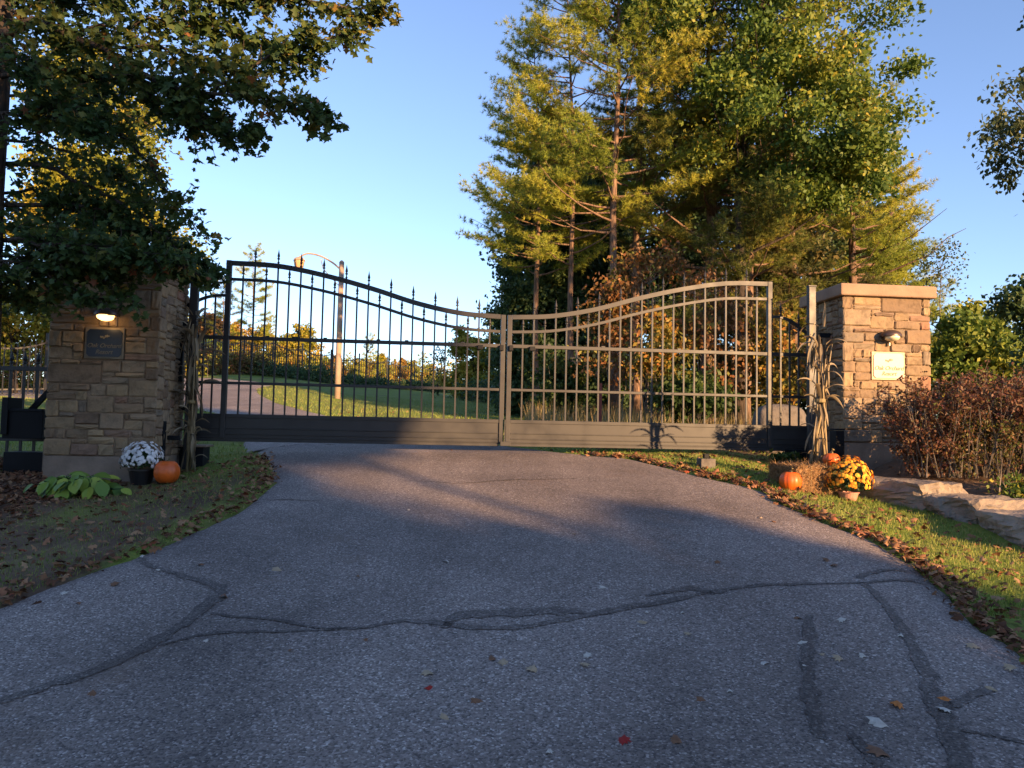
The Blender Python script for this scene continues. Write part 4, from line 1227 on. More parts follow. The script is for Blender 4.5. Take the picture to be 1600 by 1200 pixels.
def broadleaf(name, label, base, env, seed, pal, bark='barkdark', clumps=60, per=260, size=.12, rc=.6, trunk_r=.12, group=None, cat='tree', lean=(0, 0), shell=.55, stems=1, tone=(0, 1), tmpl=(RH, RHF), up=.5, hang=0., squash=.7):
    """env: ellipsoids (cx, cy, cz, rx, ry, rz) relative to base.  parts: trunk (with limbs) and crown"""
    rs_ = np.random.RandomState(seed); root = thing(name, label, cat, base, group)
    env = np.array(env, float); vol = (env[:, 3] * env[:, 4] * env[:, 5]) ** .8; pk = rs_.choice(len(env), clumps, p=vol / vol.sum())
    d = rnd(rs_, clumps); r_ = rs_.uniform(shell ** 3, 1, clumps) ** (1 / 3)
    C_ = env[pk, :3] + d * r_[:, None] * env[pk, 3:]
    C_[:, 2] = np.maximum(C_[:, 2], .25)
    topz = C_[:, 2].max() - .2; mb = MB()
    for s_ in range(stems):
        ox, oy = (rs_.uniform(-.25, .25, 2) if stems > 1 else (0, 0))
        ex = env[0]; tx, ty = (ex[0] + lean[0] + ox * 3, ex[1] + lean[1] + oy * 3)
        zs_ = np.linspace(-.15, topz, 9)
        tr = [(ox + (tx - ox) * (max(0, z) / topz) ** 1.3 + rs_.normal() * .02 * topz * (z > 0) * .5, oy + (ty - oy) * (max(0, z) / topz) ** 1.3, z) for z in zs_]
        mb.tube(tr, [trunk_r * (1.25 if i == 0 else 1 - .9 * (i / 8)) / (stems ** .5) for i in range(9)], 9)
    tr = np.array(tr)
    for c in C_[:: max(1, clumps // 55)]:
        zt = max(.12 * topz, min(topz * .92, c[2] - np.hypot(c[0] - tx, c[1] - ty) * .6 - .2)); i = np.interp(zt, tr[:, 2], range(9))
        p0 = [np.interp(zt, tr[:, 2], tr[:, k]) for k in range(3)]
        rr = trunk_r * .32 * (1 - .6 * zt / topz)
        mb.tube(limb_pts(rs_, p0, c, 5, -.06), [rr, rr * .75, rr * .5, rr * .32, rr * .15], 5, cap=False)
    o = np.array(base)
    mb.v = [tuple(np.array(p) + o) for p in mb.v]; mb.build('trunk', M[bark], root, smooth=True)
    n = clumps * per; k = rs_.randint(0, clumps, n); rad = rc * rs_.uniform(.55, 1.25, clumps)
    # lumpy clumps: direction-dependent radius gives ragged sprays
    dd = rnd(rs_, n); lump = 1 + .35 * np.sin(dd[:, 0] * 5 + k) * np.sin(dd[:, 1] * 6 + k * 1.7) + .2 * np.sin(dd[:, 2] * 9 + k * .7)
    q = rs_.uniform(0, 1, n) ** .5 * lump
    pos = C_[k] + dd * (rad[k] * q)[:, None] * np.array([1, 1, squash])
    pos[:, 2] = np.maximum(pos[:, 2], .03)
    V, Fc = leaves_at(rs_, pos, size, up, tmpl, hang)
    ct = rs_.uniform(tone[0], tone[1], clumps); tn = np.clip(ct[k] * .6 + rs_.uniform(0, 1, n) * .4 * (tone[1] - tone[0]) + .3 * tone[0], 0, 1)
    npobj('crown', npmesh('crown', V, Fc, LM[pal], np.repeat(tn, len(tmpl[0]))), root)
    return root


def pine(name, label, base, H, start, rmax, seed, pal, group=None, trunk_r=.13, nb=62, dens=1.0, lean=(0, 0), bare=0.12, shape=.8, nlen=.13, az_bias=None):
    rs_ = np.random.RandomState(seed); root = thing(name, label, 'tree', base, group); mb = MB()
    zs_ = np.linspace(-.15, H, 12)
    tx = lambda z: lean[0] * (z / H) ** 1.5 + .05 * math.sin(z * .8 + seed); ty = lambda z: lean[1] * (z / H) ** 1.5 + .05 * math.cos(z * .7 + seed)
    mb.tube([(tx(max(0, z)), ty(max(0, z)), z) for z in zs_], [trunk_r * (1.15 if i == 0 else 1 - .93 * i / 11) for i in range(12)], 9)
    tp_, td_, tt_ = [], [], []
    for b in range(nb):
        u = (b + rs_.uniform(0, .8)) / nb; z = H * (start + (1 - start) * u); az = b * 2.4 + rs_.normal() * .35
        if az_bias is not None and rs_.rand() < .4: az = az_bias + rs_.normal() * .6
        prof = (1 - u) ** shape * (.72 + .28 * math.sin(min(1, u * 3.2) * math.pi / 2)); L_ = max(.35, rmax * prof * rs_.uniform(.6, 1.12))
        out = np.array([math.cos(az), math.sin(az), 0]); rise = rs_.uniform(.02, .22) + .5 * u ** 2
        k = 7; pts = []
        for i in range(k):
            t = i / (k - 1); pts.append(np.array([tx(z), ty(z), z]) + out * (L_ * t) + np.array([0, 0, L_ * (rise * t + .18 * t * t - .12 * t * (1 - t))]) + rs_.normal(size=3) * .03 * L_ * t)
        r0_ = trunk_r * .24 * (1 - .6 * u) + .006; mb.tube([tuple(p) for p in pts], [r0_ * (1 - .85 * i / (k - 1)) for i in range(k)], 5, cap=False)
        if rs_.rand() < bare * (1.6 - u) and u < .5: continue
        P_ = np.array(pts); side = np.cross(out, [0, 0, 1]); nt_ = int(max(6, L_ * 15) * dens); bt = rs_.rand()
        for j in range(nt_):
            t = rs_.uniform(.32, 1.0); p = np.array([np.interp(t * (k - 1), range(k), P_[:, c]) for c in range(3)])
            s_ = rs_.choice([-1, 1]); l2 = L_ * rs_.uniform(.14, .40) * (1.15 - t * .5); dr = nrm(out * rs_.uniform(.35, 1) + side * s_ * rs_.uniform(.3, 1.1) + np.array([0, 0, rs_.uniform(.0, .4)]))
            if j % 3 == 0: mb.tube([tuple(p), tuple(p + dr * l2)], [.007, .003], 3, cap=False)
            m_ = max(3, int(l2 / .075))
            for q in range(m_):
                w_ = (q + rs_.rand()) / m_
                tp_.append(p + dr * l2 * w_ + rs_.normal(size=3) * .035); td_.append(nrm(dr + np.array([0, 0, .35]))); tt_.append(bt)
    o = np.array(base); mb.v = [tuple(np.array(p) + o) for p in mb.v]; mb.build('trunk', M['barkpine'], root, smooth=True)
    tp_ = np.array(tp_); td_ = np.array(td_); tt_ = np.array(tt_); K = 17
    pos = np.repeat(tp_, K, 0); d = nrm(np.repeat(td_, K, 0) * .8 + rnd(rs_, len(pos)) * .8); n = len(pos)
    V, Fc = scatter(TRI, TRIF, pos, rnd(rs_, n), d, np.c_[np.full(n, .0105), nlen * rs_.uniform(.6, 1.1, n), np.ones(n)])
    tn = np.clip(np.repeat(tt_, K) * .55 + rs_.rand(n) * .45, 0, 1)
    npobj('crown', npmesh('crown', V, Fc, LM[pal], np.repeat(tn, 3)), root)
    return root


def gpos(px, d, dz=0.0):
    p = at(px, 668 + (px - 800) * .02, d); return (p.x, p.y, gzf(p.x, p.y) + dz)


def env_px(base, rects, d0=0.0, depth=.8):
    """photo-pixel boxes at a depth -> ellipsoids relative to base"""
    out = []
    for x0, y0, x1, y1, d in rects:
        a = at((x0 + x1) / 2, (y0 + y1) / 2, d); k = d / 1200
        out.append((a.x - base[0], a.y - base[1], a.z - base[2], (x1 - x0) / 2 * k, (x1 - x0) / 2 * k * depth, (y1 - y0) / 2 * k))
    return out


# wood to the right of the drive
W_ = 'trees of the wood behind the sunlit gate'
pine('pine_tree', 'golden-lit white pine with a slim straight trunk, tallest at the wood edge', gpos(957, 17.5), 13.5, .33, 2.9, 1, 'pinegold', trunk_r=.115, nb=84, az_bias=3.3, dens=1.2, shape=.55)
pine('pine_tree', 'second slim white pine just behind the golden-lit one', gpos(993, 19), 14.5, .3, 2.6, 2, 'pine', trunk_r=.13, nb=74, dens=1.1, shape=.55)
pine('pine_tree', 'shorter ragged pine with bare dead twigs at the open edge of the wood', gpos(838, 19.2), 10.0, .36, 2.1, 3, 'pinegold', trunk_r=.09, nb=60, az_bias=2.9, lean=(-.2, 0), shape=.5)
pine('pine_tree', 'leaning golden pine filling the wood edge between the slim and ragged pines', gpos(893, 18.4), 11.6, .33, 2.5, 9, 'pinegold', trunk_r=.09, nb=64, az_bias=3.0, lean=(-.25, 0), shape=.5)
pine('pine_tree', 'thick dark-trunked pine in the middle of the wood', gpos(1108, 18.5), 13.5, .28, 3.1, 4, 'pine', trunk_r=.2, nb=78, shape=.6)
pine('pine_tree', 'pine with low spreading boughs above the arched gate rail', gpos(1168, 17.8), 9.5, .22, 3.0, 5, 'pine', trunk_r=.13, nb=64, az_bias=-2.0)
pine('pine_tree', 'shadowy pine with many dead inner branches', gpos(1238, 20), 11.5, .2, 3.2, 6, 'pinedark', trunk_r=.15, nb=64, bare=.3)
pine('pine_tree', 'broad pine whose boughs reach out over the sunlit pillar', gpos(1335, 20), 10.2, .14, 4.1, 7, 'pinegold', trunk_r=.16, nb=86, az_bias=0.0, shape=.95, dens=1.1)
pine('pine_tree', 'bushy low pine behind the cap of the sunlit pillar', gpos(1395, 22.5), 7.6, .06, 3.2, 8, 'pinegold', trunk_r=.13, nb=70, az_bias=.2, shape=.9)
b = gpos(1150, 17.2)
broadleaf('maple_tree', 'large green maple crowning the top of the wood', b, env_px(b, [(985, -130, 1400, 150, 17), (1080, 20, 1440, 330, 16.6), (1180, 150, 1400, 370, 16.6), (860, -160, 1120, 60, 18), (1250, 60, 1425, 260, 16.8)]), 41, 'maple', clumps=260, per=260, size=.108, rc=.6, trunk_r=.16, shell=.2, hang=.5)
b = gpos(862, 21.5)
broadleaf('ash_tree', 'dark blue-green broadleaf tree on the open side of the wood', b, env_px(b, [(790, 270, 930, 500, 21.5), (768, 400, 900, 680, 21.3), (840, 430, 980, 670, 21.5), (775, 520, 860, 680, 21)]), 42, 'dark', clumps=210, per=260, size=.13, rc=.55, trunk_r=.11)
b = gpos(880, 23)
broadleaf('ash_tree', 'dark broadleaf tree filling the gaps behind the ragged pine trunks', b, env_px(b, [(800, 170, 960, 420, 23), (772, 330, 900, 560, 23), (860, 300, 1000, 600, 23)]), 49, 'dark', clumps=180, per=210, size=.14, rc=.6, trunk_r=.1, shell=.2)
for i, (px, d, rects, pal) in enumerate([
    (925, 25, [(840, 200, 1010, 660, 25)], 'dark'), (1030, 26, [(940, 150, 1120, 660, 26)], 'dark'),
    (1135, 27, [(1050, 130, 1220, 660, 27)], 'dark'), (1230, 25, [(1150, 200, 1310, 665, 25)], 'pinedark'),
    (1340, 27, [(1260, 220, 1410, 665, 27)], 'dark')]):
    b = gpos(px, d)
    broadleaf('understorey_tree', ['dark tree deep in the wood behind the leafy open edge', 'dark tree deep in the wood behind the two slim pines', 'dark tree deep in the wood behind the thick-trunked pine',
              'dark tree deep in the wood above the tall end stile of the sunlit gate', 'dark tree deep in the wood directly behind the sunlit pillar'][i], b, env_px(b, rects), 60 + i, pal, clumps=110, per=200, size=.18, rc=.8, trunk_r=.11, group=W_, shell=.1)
# autumn saplings behind the sunlit leaf
for i, (px, d, rects, pal, lab, cl_, pr) in enumerate([
    (962, 15.5, [(905, 440, 1010, 600, 15.5), (925, 420, 985, 480, 15.5)], 'orange', 'rust-red leafed sapling against the slim pine trunk', 40, 60),
    (1035, 14.8, [(985, 480, 1080, 620, 14.8)], 'mixed', 'yellow leafed sapling seen through the sunlit pickets', 34, 55),
    (1120, 15.2, [(1050, 420, 1180, 560, 15.2), (1090, 540, 1190, 620, 15)], 'orange', 'orange leafed sapling under the low pine boughs', 50, 60),
    (1010, 15.8, [(960, 380, 1090, 460, 16)], 'orange', 'thin sapling with reddish drooping leaves below the pine boughs', 22, 45),
    (1090, 14.2, [(1030, 570, 1150, 650, 14.2)], 'green', 'low green bush at the foot of the orange sapling', 30, 90),
    (1215, 14.6, [(1170, 470, 1270, 640, 14.6)], 'mixed', 'mottled bush behind the side pickets and grey boulder', 40, 80),
    (870, 17.0, [(830, 560, 920, 650, 17)], 'green', 'shady green bush at the open corner of the wood', 30, 100)]):
    b = gpos(px, d)
    broadleaf('sapling', lab, b, env_px(b, rects), 80 + i, pal, clumps=cl_, per=pr, size=.10, rc=.34, trunk_r=.03, cat='sapling', stems=3, bark='barkgrey', hang=.9, shell=.1)
b = gpos(936, 13.6)
MBs = MB().tube([Vector(b) - UP * .1, Vector(b) + UP * .95], .045, 7)
rp = thing('marker_post', 'short rusty red post among weeds behind the sunlit pickets', 'post', b)
MBs.build('stake', simple('rust_red', (.20, .045, .03), .8), rp)

# right of the sunlit pillar
b = gpos(1505, 16)
broadleaf('maple_tree', 'yellow-green young maple behind the reddish shrub', b, env_px(b, [(1460, 490, 1560, 600, 16), (1500, 470, 1580, 560, 16.2), (1440, 530, 1610, 640, 16)]), 101, 'maple', clumps=60, per=170, size=.12, rc=.42, trunk_r=.07, tone=(.3, 1), shell=.3)
b = gpos(1472, 17.5)
broadleaf('sapling', 'spindly half-bare sapling rising beside the sunlit pillar cap', b, env_px(b, [(1440, 370, 1500, 470, 17.5)]), 102, 'grey', clumps=22, per=30, size=.07, rc=.4, trunk_r=.03, cat='sapling', shell=.1, bark='barkgrey')
b = gpos(1640, 11.5)
broadleaf('birch_tree', 'dark leafy tree at the picture edge above the reddish shrub', b, env_px(b, [(1590, 390, 1740, 600, 11.5), (1565, 430, 1680, 520, 11.5), (1585, 540, 1730, 660, 11.5)]), 103, 'dark', clumps=70, per=110, size=.085, rc=.32, trunk_r=.08, shell=.2, hang=.5)
b = gpos(1790, 10.5)
broadleaf('birch_tree', 'tree with drooping grey-green branch ends hanging into the blue sky', b, env_px(b, [(1560, 60, 1800, 330, 10.2), (1515, 110, 1640, 240, 10.2), (1530, 220, 1640, 340, 10.2), (1620, -100, 1900, 150, 10.4)]), 104, 'grey', clumps=135, per=90, size=.075, rc=.27, trunk_r=.12, shell=.1, hang=1.2, squash=1.2)
b = gpos(1560, 22)
broadleaf('understorey_tree', 'dark tree far behind the reddish shrub with white sky gaps', b, env_px(b, [(1480, 570, 1650, 680, 22), (1560, 520, 1680, 640, 22)]), 105, 'dark', clumps=50, per=130, size=.14, rc=.5, trunk_r=.08)

# beyond the gate on the shaded side
b = gpos(150, 19)
broadleaf('maple_tree', 'sunlit yellow-green maple glowing through the dark near branches', b, env_px(b, [(80, 140, 260, 380, 19), (150, 290, 300, 470, 19), (20, 230, 180, 470, 19.3), (60, 60, 200, 200, 19)]), 111, 'yellow', clumps=120, per=220, size=.13, rc=.6, trunk_r=.14, tone=(.0, .9), shell=.3)
b = gpos(20, 27)
broadleaf('maple_tree', 'low yellow tree beyond the distant fence beside the shaded pillar', b, env_px(b, [(-90, 440, 110, 570, 27), (-20, 470, 120, 560, 28)]), 112, 'yellow', clumps=70, per=200, size=.15, rc=.6, trunk_r=.1, group=None)
b = gpos(388, 44)
pine('pine_tree', 'thin scraggly pine standing alone above the swagged fence', b, 7.3, .3, 1.5, 31, 'pinegold', trunk_r=.07, nb=40, dens=.9, nlen=.2, bare=.35, shape=.45)
pine('pine_tree', 'open-branched small pine seen through the side pickets of the dark gate leaf', gpos(343, 47), 5.8, .3, 1.6, 32, 'pine', trunk_r=.07, nb=34, nlen=.2, dens=.8, bare=.3, shape=.5)
b = gpos(318, 50)
broadleaf('maple_tree', 'pinkish orange tree beside the dark gate post', b, env_px(b, [(290, 490, 350, 560, 50)]), 113, 'orange', clumps=30, per=150, size=.2, rc=.6, trunk_r=.06)
b = gpos(735, 38)
broadleaf('maple_tree', 'golden tree behind the meeting stiles of the gate', b, env_px(b, [(690, 530, 790, 650, 38), (700, 515, 740, 560, 38), (740, 520, 800, 600, 38.5)]), 114, 'yellow', clumps=90, per=170, size=.16, rc=.42, trunk_r=.08, tone=(.4, 1), shell=.2)
b = gpos(683, 40)
broadleaf('sapling', 'thin grey half-bare tree beside the golden tree', b, env_px(b, [(668, 540, 700, 620, 40)]), 115, 'grey', clumps=20, per=40, size=.12, rc=.4, trunk_r=.04, cat='sapling')
# row of small trees beyond the far fence: three meshes, each copied
protos = []
for i, pal in enumerate(('yellow', 'mixed', 'maple')):
    protos.append(broadleaf('field_tree', ('small yellow tree', 'small mottled orange tree', 'small yellow-green tree')[i] + ' in the row beyond the swagged fence', (0, 0, 0), [(0, 0, 2.0, 1.3, 1.3, 1.5), (.2, 0, 3.1, .8, .8, .9)], 130 + i, pal, clumps=42, per=120, size=.2, rc=.5, trunk_r=.07, group='small trees in a row beyond the swagged fence', tone=(.2, 1)))
protos.append(pine('field_pine', 'small young pine in the row beyond the swagged fence', (0, 0, 0), 4.6, .08, 1.3, 134, 'pinegold', group='young pines in a row beyond the swagged fence', trunk_r=.05, nb=40, nlen=.22, dens=.8))
rr_ = random.Random(4); used = set()
for i, (px, d, h, kind) in enumerate([(310, 56, 1.1, 2), (352, 58, 1.0, 0), (372, 60, .95, 1), (407, 60, 1.0, 0), (418, 57, .95, 3), (434, 66, .8, 2), (447, 57, .85, 0), (466, 58, 1.0, 0), (482, 64, .85, 3), (498, 68, .7, 2), (520, 66, .75, 1), (541, 68, .7, 3),
                                      (556, 69, .72, 0), (574, 62, .95, 3), (590, 64, .8, 0), (607, 69, .66, 2), (622, 68, .78, 1), (640, 70, .8, 0), (656, 66, .8, 3), (668, 68, .7, 0), (812, 60, 1.0, 2), (330, 64, 1.0, 3), (285, 58, 1.1, 0), (265, 60, 1.0, 2)]):
    src = protos[kind]
    if kind in used:
        o_ = src.copy(); COL.objects.link(o_)
        for ch in list(src.children):
            c_ = ch.copy(); COL.objects.link(c_); c_.parent = o_
    else: o_ = src; used.add(kind)
    g_ = gpos(px, d); o_.location = (g_[0], g_[1], g_[2] - .1); o_.scale = (h * rr_.uniform(.85, 1.2),) * 2 + (h * rr_.uniform(.95, 1.1),); o_.rotation_euler = (0, 0, rr_.uniform(0, 6.28))

# dark brushy strip along the far fence, and the rusty brush beyond the drive
def brush(name, label, line, w_, h_, n, size, pal, seed, cat='hedge', group=None, stems=True):
    rs_ = np.random.RandomState(seed); c = resample(line, 0); d = np.r_[0, np.cumsum(np.linalg.norm(np.diff(c, axis=0), axis=1))]
    s = rs_.uniform(0, d[-1], n); x = np.interp(s, d, c[:, 0]); y = np.interp(s, d, c[:, 1]); hh = h_ * (.65 + .35 * np.sin(s * 1.1 + seed) * np.sin(s * .43) + .25 * np.sin(s * 2.9))
    z = rs_.uniform(0, 1, n) ** .8 * hh; x = x + rs_.normal(size=n) * w_ * .4; y = y + rs_.normal(size=n) * w_ * .5
    pos = np.c_[x, y, gz(x, y) + z]
    base = Vector((float(c[0, 0]), float(c[0, 1]), gzf(c[0, 0], c[0, 1]))); root = thing(name, label, cat, base, group)
    V, Fc = leaves_at(rs_, pos - np.array(base), size, .4); npobj('foliage', npmesh('foliage', V, Fc, LM[pal], np.repeat(rs_.rand(n), 4)), root)
    m_ = n // 25; k = rs_.randint(0, n, m_); st0 = pos[k].copy(); st0[:, 2] -= z[k]; dr = pos[k] - st0 + rs_.normal(size=(m_, 3)) * .08
    V, Fc = scatter(TRI, TRIF, st0 - np.array(base), rnd(rs_, m_), dr + 1e-4, np.c_[np.full(m_, .02), np.linalg.norm(dr, axis=1) + .1, np.ones(m_)])
    npobj('stems', npmesh('stems', V, Fc, M['barkgrey']), root)


brush('hedge', 'dark low hedge running along the foot of the swagged fence', [ip(395, 41), ip(514, 45.5), ip(603, 48.5), ip(700, 51), ip(800, 52)], 1.2, .8, 22000, .13, 'dark', 141)
brush('hedge', 'rusty orange brush along the fence above the curving drive', [ip(285, 37.2), ip(350, 39.5), ip(405, 41.5)], .9, 1.1, 9000, .12, 'orange', 142)
brush('hedge', 'dark thicket between the lawn and the golden tree', [ip(735, 34), ip(790, 33), ip(850, 28), ip(900, 24)], 1.4, 1.2, 12000, .12, 'dark', 143)
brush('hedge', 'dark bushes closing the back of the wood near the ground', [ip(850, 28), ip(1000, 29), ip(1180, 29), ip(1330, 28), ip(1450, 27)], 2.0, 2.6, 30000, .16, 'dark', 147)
brush('hedge', 'yellowing brush beyond the distant fence beside the shaded pillar', [ip(-120, 30), ip(20, 31), ip(150, 32), ip(280, 33)], 1.5, 1.9, 16000, .13, 'yellow', 148)
brush('hedge', 'distant wooded rise far beyond the lawn fence', [ip(150, 84), ip(420, 88), ip(560, 90), ip(700, 92), ip(900, 95)], 5, 4.2, 26000, .42, 'yellow', 144)

# barberry shrub
bb_ = gpos(1528, 8.3)
rs = np.random.RandomState(51); br = thing('barberry_bush', 'wide reddish barberry shrub covering the foot of the sunlit pillar', 'bush', bb_)
sm = MB(); lp_, lt_ = [], []; O_ = np.array(bb_)
for i in range(210):
    a_ = rs.uniform(0, 6.28); sx = rs.uniform(-.85, 1.25); b0 = np.array([sx * .85, rs.uniform(-.3, .3), 0])
    tip = b0 + np.array([math.cos(a_) * rs.uniform(.08, .42) + sx * .2, math.sin(a_) * rs.uniform(.1, .5), rs.uniform(.75, 1.17) * (1 - .18 * (sx - .2) ** 2)])
    pts = [b0 + (tip - b0) * t + np.array([0, 0, .22 * math.sin(t * math.pi) * np.linalg.norm(tip[:2] - b0[:2])]) + rs.normal(size=3) * .02 * t for t in np.linspace(0, 1, 7)]
    sm.tube([tuple(p + O_) for p in pts], [.008, .007, .006, .005, .004, .003, .002], 4, cap=False)
    for j in range(6):
        t = rs.uniform(.12, 1); p = np.array([np.interp(t * 6, range(7), [q[c] for q in pts]) for c in range(3)])
        d = nrm(rs.normal(size=3) + [0, 0, .3]); l_ = rs.uniform(.1, .28); sm.tube([tuple(p + O_), tuple(p + d * l_ + O_)], [.003, .001], 3, cap=False)
        for q in range(26):
            w_ = rs.rand() ** .7; lp_.append(p + d * l_ * w_ + rs.normal(size=3) * .022); lt_.append(np.clip(.72 - .65 * (lp_[-1][2] < .62) * (lp_[-1][0] > -.4) * rs.rand() + rs.normal() * .18, 0, 1))
sm.build('stems', M['barkgrey'], br)
lp_ = np.array(lp_); lp_[:, 2] = np.maximum(lp_[:, 2], .04)
V, Fc = leaves_at(rs, lp_, .034, .5)
npobj('foliage', npmesh('foliage', V, Fc, leafmat('barberry', [(0, (.06, .09, .015)), (.35, (.13, .11, .03)), (.62, (.16, .075, .036)), (1, (.10, .035, .028))], .3), np.repeat(np.array(lt_), 4)), br)
brush('ground_cover', 'bright green leafy ground cover behind the armour stones', [(4.85, 7.45), (5.2, 7.3), (6.0, 7.2)], .3, .2, 2600, .05, 'maple', 145, cat='plants')
brush('garden_plant', 'small green leafy plant by the flat grey slab', [tuple(gpos(1222, 9.9)[:2]), tuple(gpos(1236, 9.8)[:2])], .16, .22, 420, .07, 'green', 146, cat='plant')

# near tree, hanging over the shaded pillar
tb = gpos(-45, 7.3); nt_ = thing('maple_tree', 'big near oak-leaved maple whose dark branches hang over the shaded pillar', 'tree', tb)
rs = np.random.RandomState(77); TO = np.array(tb)
mb = MB(); trunk = [Vector(tb) + Vector((0, 0, -.2)), Vector(at(-38, 560, 7.3)), Vector(at(-30, 300, 7.3)), Vector(at(-14, 90, 7.25)), Vector(at(-4, -150, 7.2)), Vector(at(20, -420, 7.1)), Vector(at(60, -700, 7.1))]
mb.tube(trunk, [.24, .20, .19, .17, .15, .11, .05], 12)
BR = [
    [(-20, 50, 7.2), (60, 38, 7), (150, 70, 6.8), (220, 115, 6.6), (330, 150, 6.5), (430, 158, 6.4), (520, 182, 6.3)],
    [(-20, 120, 7.2), (100, 108, 7.1), (200, 130, 7), (280, 172, 6.9), (365, 196, 6.8)],
    [(-10, -60, 7.2), (150, -40, 7), (300, 0, 6.8), (450, 0, 6.7), (600, 12, 6.6)],
    [(0, -160, 7.2), (200, -90, 7), (350, -60, 6.9), (540, -40, 6.8)],
    [(-20, 200, 7.3), (80, 185, 7.3), (170, 190, 7.2), (220, 240, 7.2), (262, 300, 7.1), (312, 368, 7.1)],
    [(-20, 330, 7.5), (70, 316, 7.5), (160, 326, 7.4), (235, 360, 7.4), (300, 400, 7.3), (336, 426, 7.3)],
    [(-20, 370, 7.5), (60, 385, 7.4), (120, 410, 7.2), (170, 440, 7.1), (205, 468, 7.0)],
    [(-20, 255, 7.5), (60, 262, 7.5), (140, 292, 7.4), (215, 330, 7.3), (280, 392, 7.2)],
    [(-20, 430, 7.5), (30, 440, 7.4), (75, 462, 7.3)],
    [(330, 150, 6.5), (400, 95, 6.5), (470, 66, 6.6), (550, 56, 6.6)],
    [(-20, 0, 7.2), (100, 50, 7), (250, 30, 6.9), (380, 52, 6.8), (480, 92, 6.7)],
    [(-30, 150, 7.6), (60, 150, 7.8), (150, 170, 7.9), (230, 195, 7.8)],
    [(-30, 290, 7.8), (50, 330, 7.9), (110, 370, 7.9), (160, 395, 7.8), (235, 408, 7.6), (282, 415, 7.5)],
    [(220, 115, 6.6), (300, 190, 6.6), (370, 208, 6.5), (400, 212, 6.4)],
    [(150, 70, 6.8), (240, 70, 6.7), (330, 95, 6.6), (400, 120, 6.5)],
    [(-20, 60, 6.9), (60, 100, 6.7), (120, 160, 6.6), (160, 215, 6.6)],
    [(-20, 400, 7.6), (90, 405, 7.5), (150, 400, 7.5), (220, 405, 7.4)],
    [(-20, -20, 7.5), (70, 0, 7.5), (180, 10, 7.4)],
    [(-20, 350, 7.2), (70, 372, 7.1), (160, 392, 7.0), (250, 412, 7.0), (310, 432, 7.0)],
    [(-20, 300, 7.6), (50, 300, 7.6), (120, 330, 7.6), (190, 352, 7.5), (250, 375, 7.4)],
    [(-20, 220, 7.7), (60, 225, 7.7), (130, 245, 7.7), (200, 280, 7.6), (270, 330, 7.5)],
    [(-20, 400, 7.2), (40, 415, 7.1), (100, 440, 7.0), (150, 470, 6.9)],
    [(-20, 460, 7.6), (20, 462, 7.5), (60, 470, 7.5)],
    [(-20, 180, 7.0), (70, 170, 6.9), (140, 190, 6.9), (190, 215, 6.9)],
    [(20, 380, 7.0), (110, 385, 6.9), (200, 395, 6.8), (290, 405, 6.8)],
]
lpos, ldir, ltone = [], [], []
for bi, brn in enumerate(BR):
    P_ = np.array([tuple(at(*q)) for q in brn]); dd = np.r_[0, np.cumsum(np.linalg.norm(np.diff(P_, axis=0), axis=1))]
    c = np.array([[np.interp(s, dd, P_[:, k]) for k in range(3)] for s in np.linspace(0, dd[-1], 14)]) + rs.normal(size=(14, 3)) * .02
    thick = .045 if bi in (0, 2, 3) else .028
    if bi >= 9: thick = .018
    mb.tube([tuple(p) for p in c], list(np.linspace(thick, .005, 14)), 7)
    nt2 = int(dd[-1] / (.024 if bi not in (4, 7, 11, 12, 19, 20) else .045))
    btone = rs.rand()
    for j in range(nt2):
        t = rs.uniform(.06, 1.0) ** .8; p = np.array([np.interp(t * 13, range(14), c[:, k]) for k in range(3)]); i0 = min(12, int(t * 13)); ax_ = nrm(c[i0 + 1] - c[i0])
        l_ = rs.uniform(.12, .42) * (1.1 - .5 * t); d = nrm(ax_ * rs.uniform(.2, 1.0) + rs.normal(size=3) * np.array([.45, .7, .6]) + np.array([0, 0, -.12]))
        q1 = p + d * l_ * .6; q2 = p + d * l_ + np.array([0, 0, -.06 * l_]); mb.tube([tuple(p), tuple(q1), tuple(q2)], [.005, .0035, .0015], 4, cap=False)
        m_ = rs.randint(8, 15); tt = btone * .35 + rs.rand() * .4
        if rs.rand() < .05: tt = .85
        for k in range(m_):
            u = .25 + .75 * rs.rand(); pp = p + (q2 - p) * u + rs.normal(size=3) * .035
            lpos.append(pp); ldir.append(nrm(d + rs.normal(size=3) * .7 + [0, 0, -.7])); ltone.append(np.clip(tt * .75 + rs.rand() * .32 + (.12 if bi in (2, 9) and t > .7 else 0), 0, 1))  # sunlit gold on the upper bough tips put into the leaf tone
mb.build('trunk', M['barkdark'], nt_, smooth=True)
lpos = np.array(lpos); ldir = np.array(ldir); ltone = np.array(ltone)
lamp_ = np.array(tuple(pl)); dl = lpos - lamp_; tt_ = lpos @ lamp_ / (lamp_ @ lamp_)      # the lamp and plaque stay clear of hanging leaves
off_ = lpos / tt_[:, None] - lamp_; keep = ~((np.abs(off_[:, 0]) < .24) & (off_[:, 2] < .10) & (off_[:, 2] > -.9)) & ~((off_[:, 2] < -.13) & (off_[:, 0] > -.9))
lpos, ldir, ltone = lpos[keep], ldir[keep], ltone[keep]; n = len(lpos)
lz = rnd(rs, n); lz[:, 2] = np.abs(lz[:, 2]) + .25; lz[:, 1] -= .2; lsz = rs.uniform(.045, .09, n)
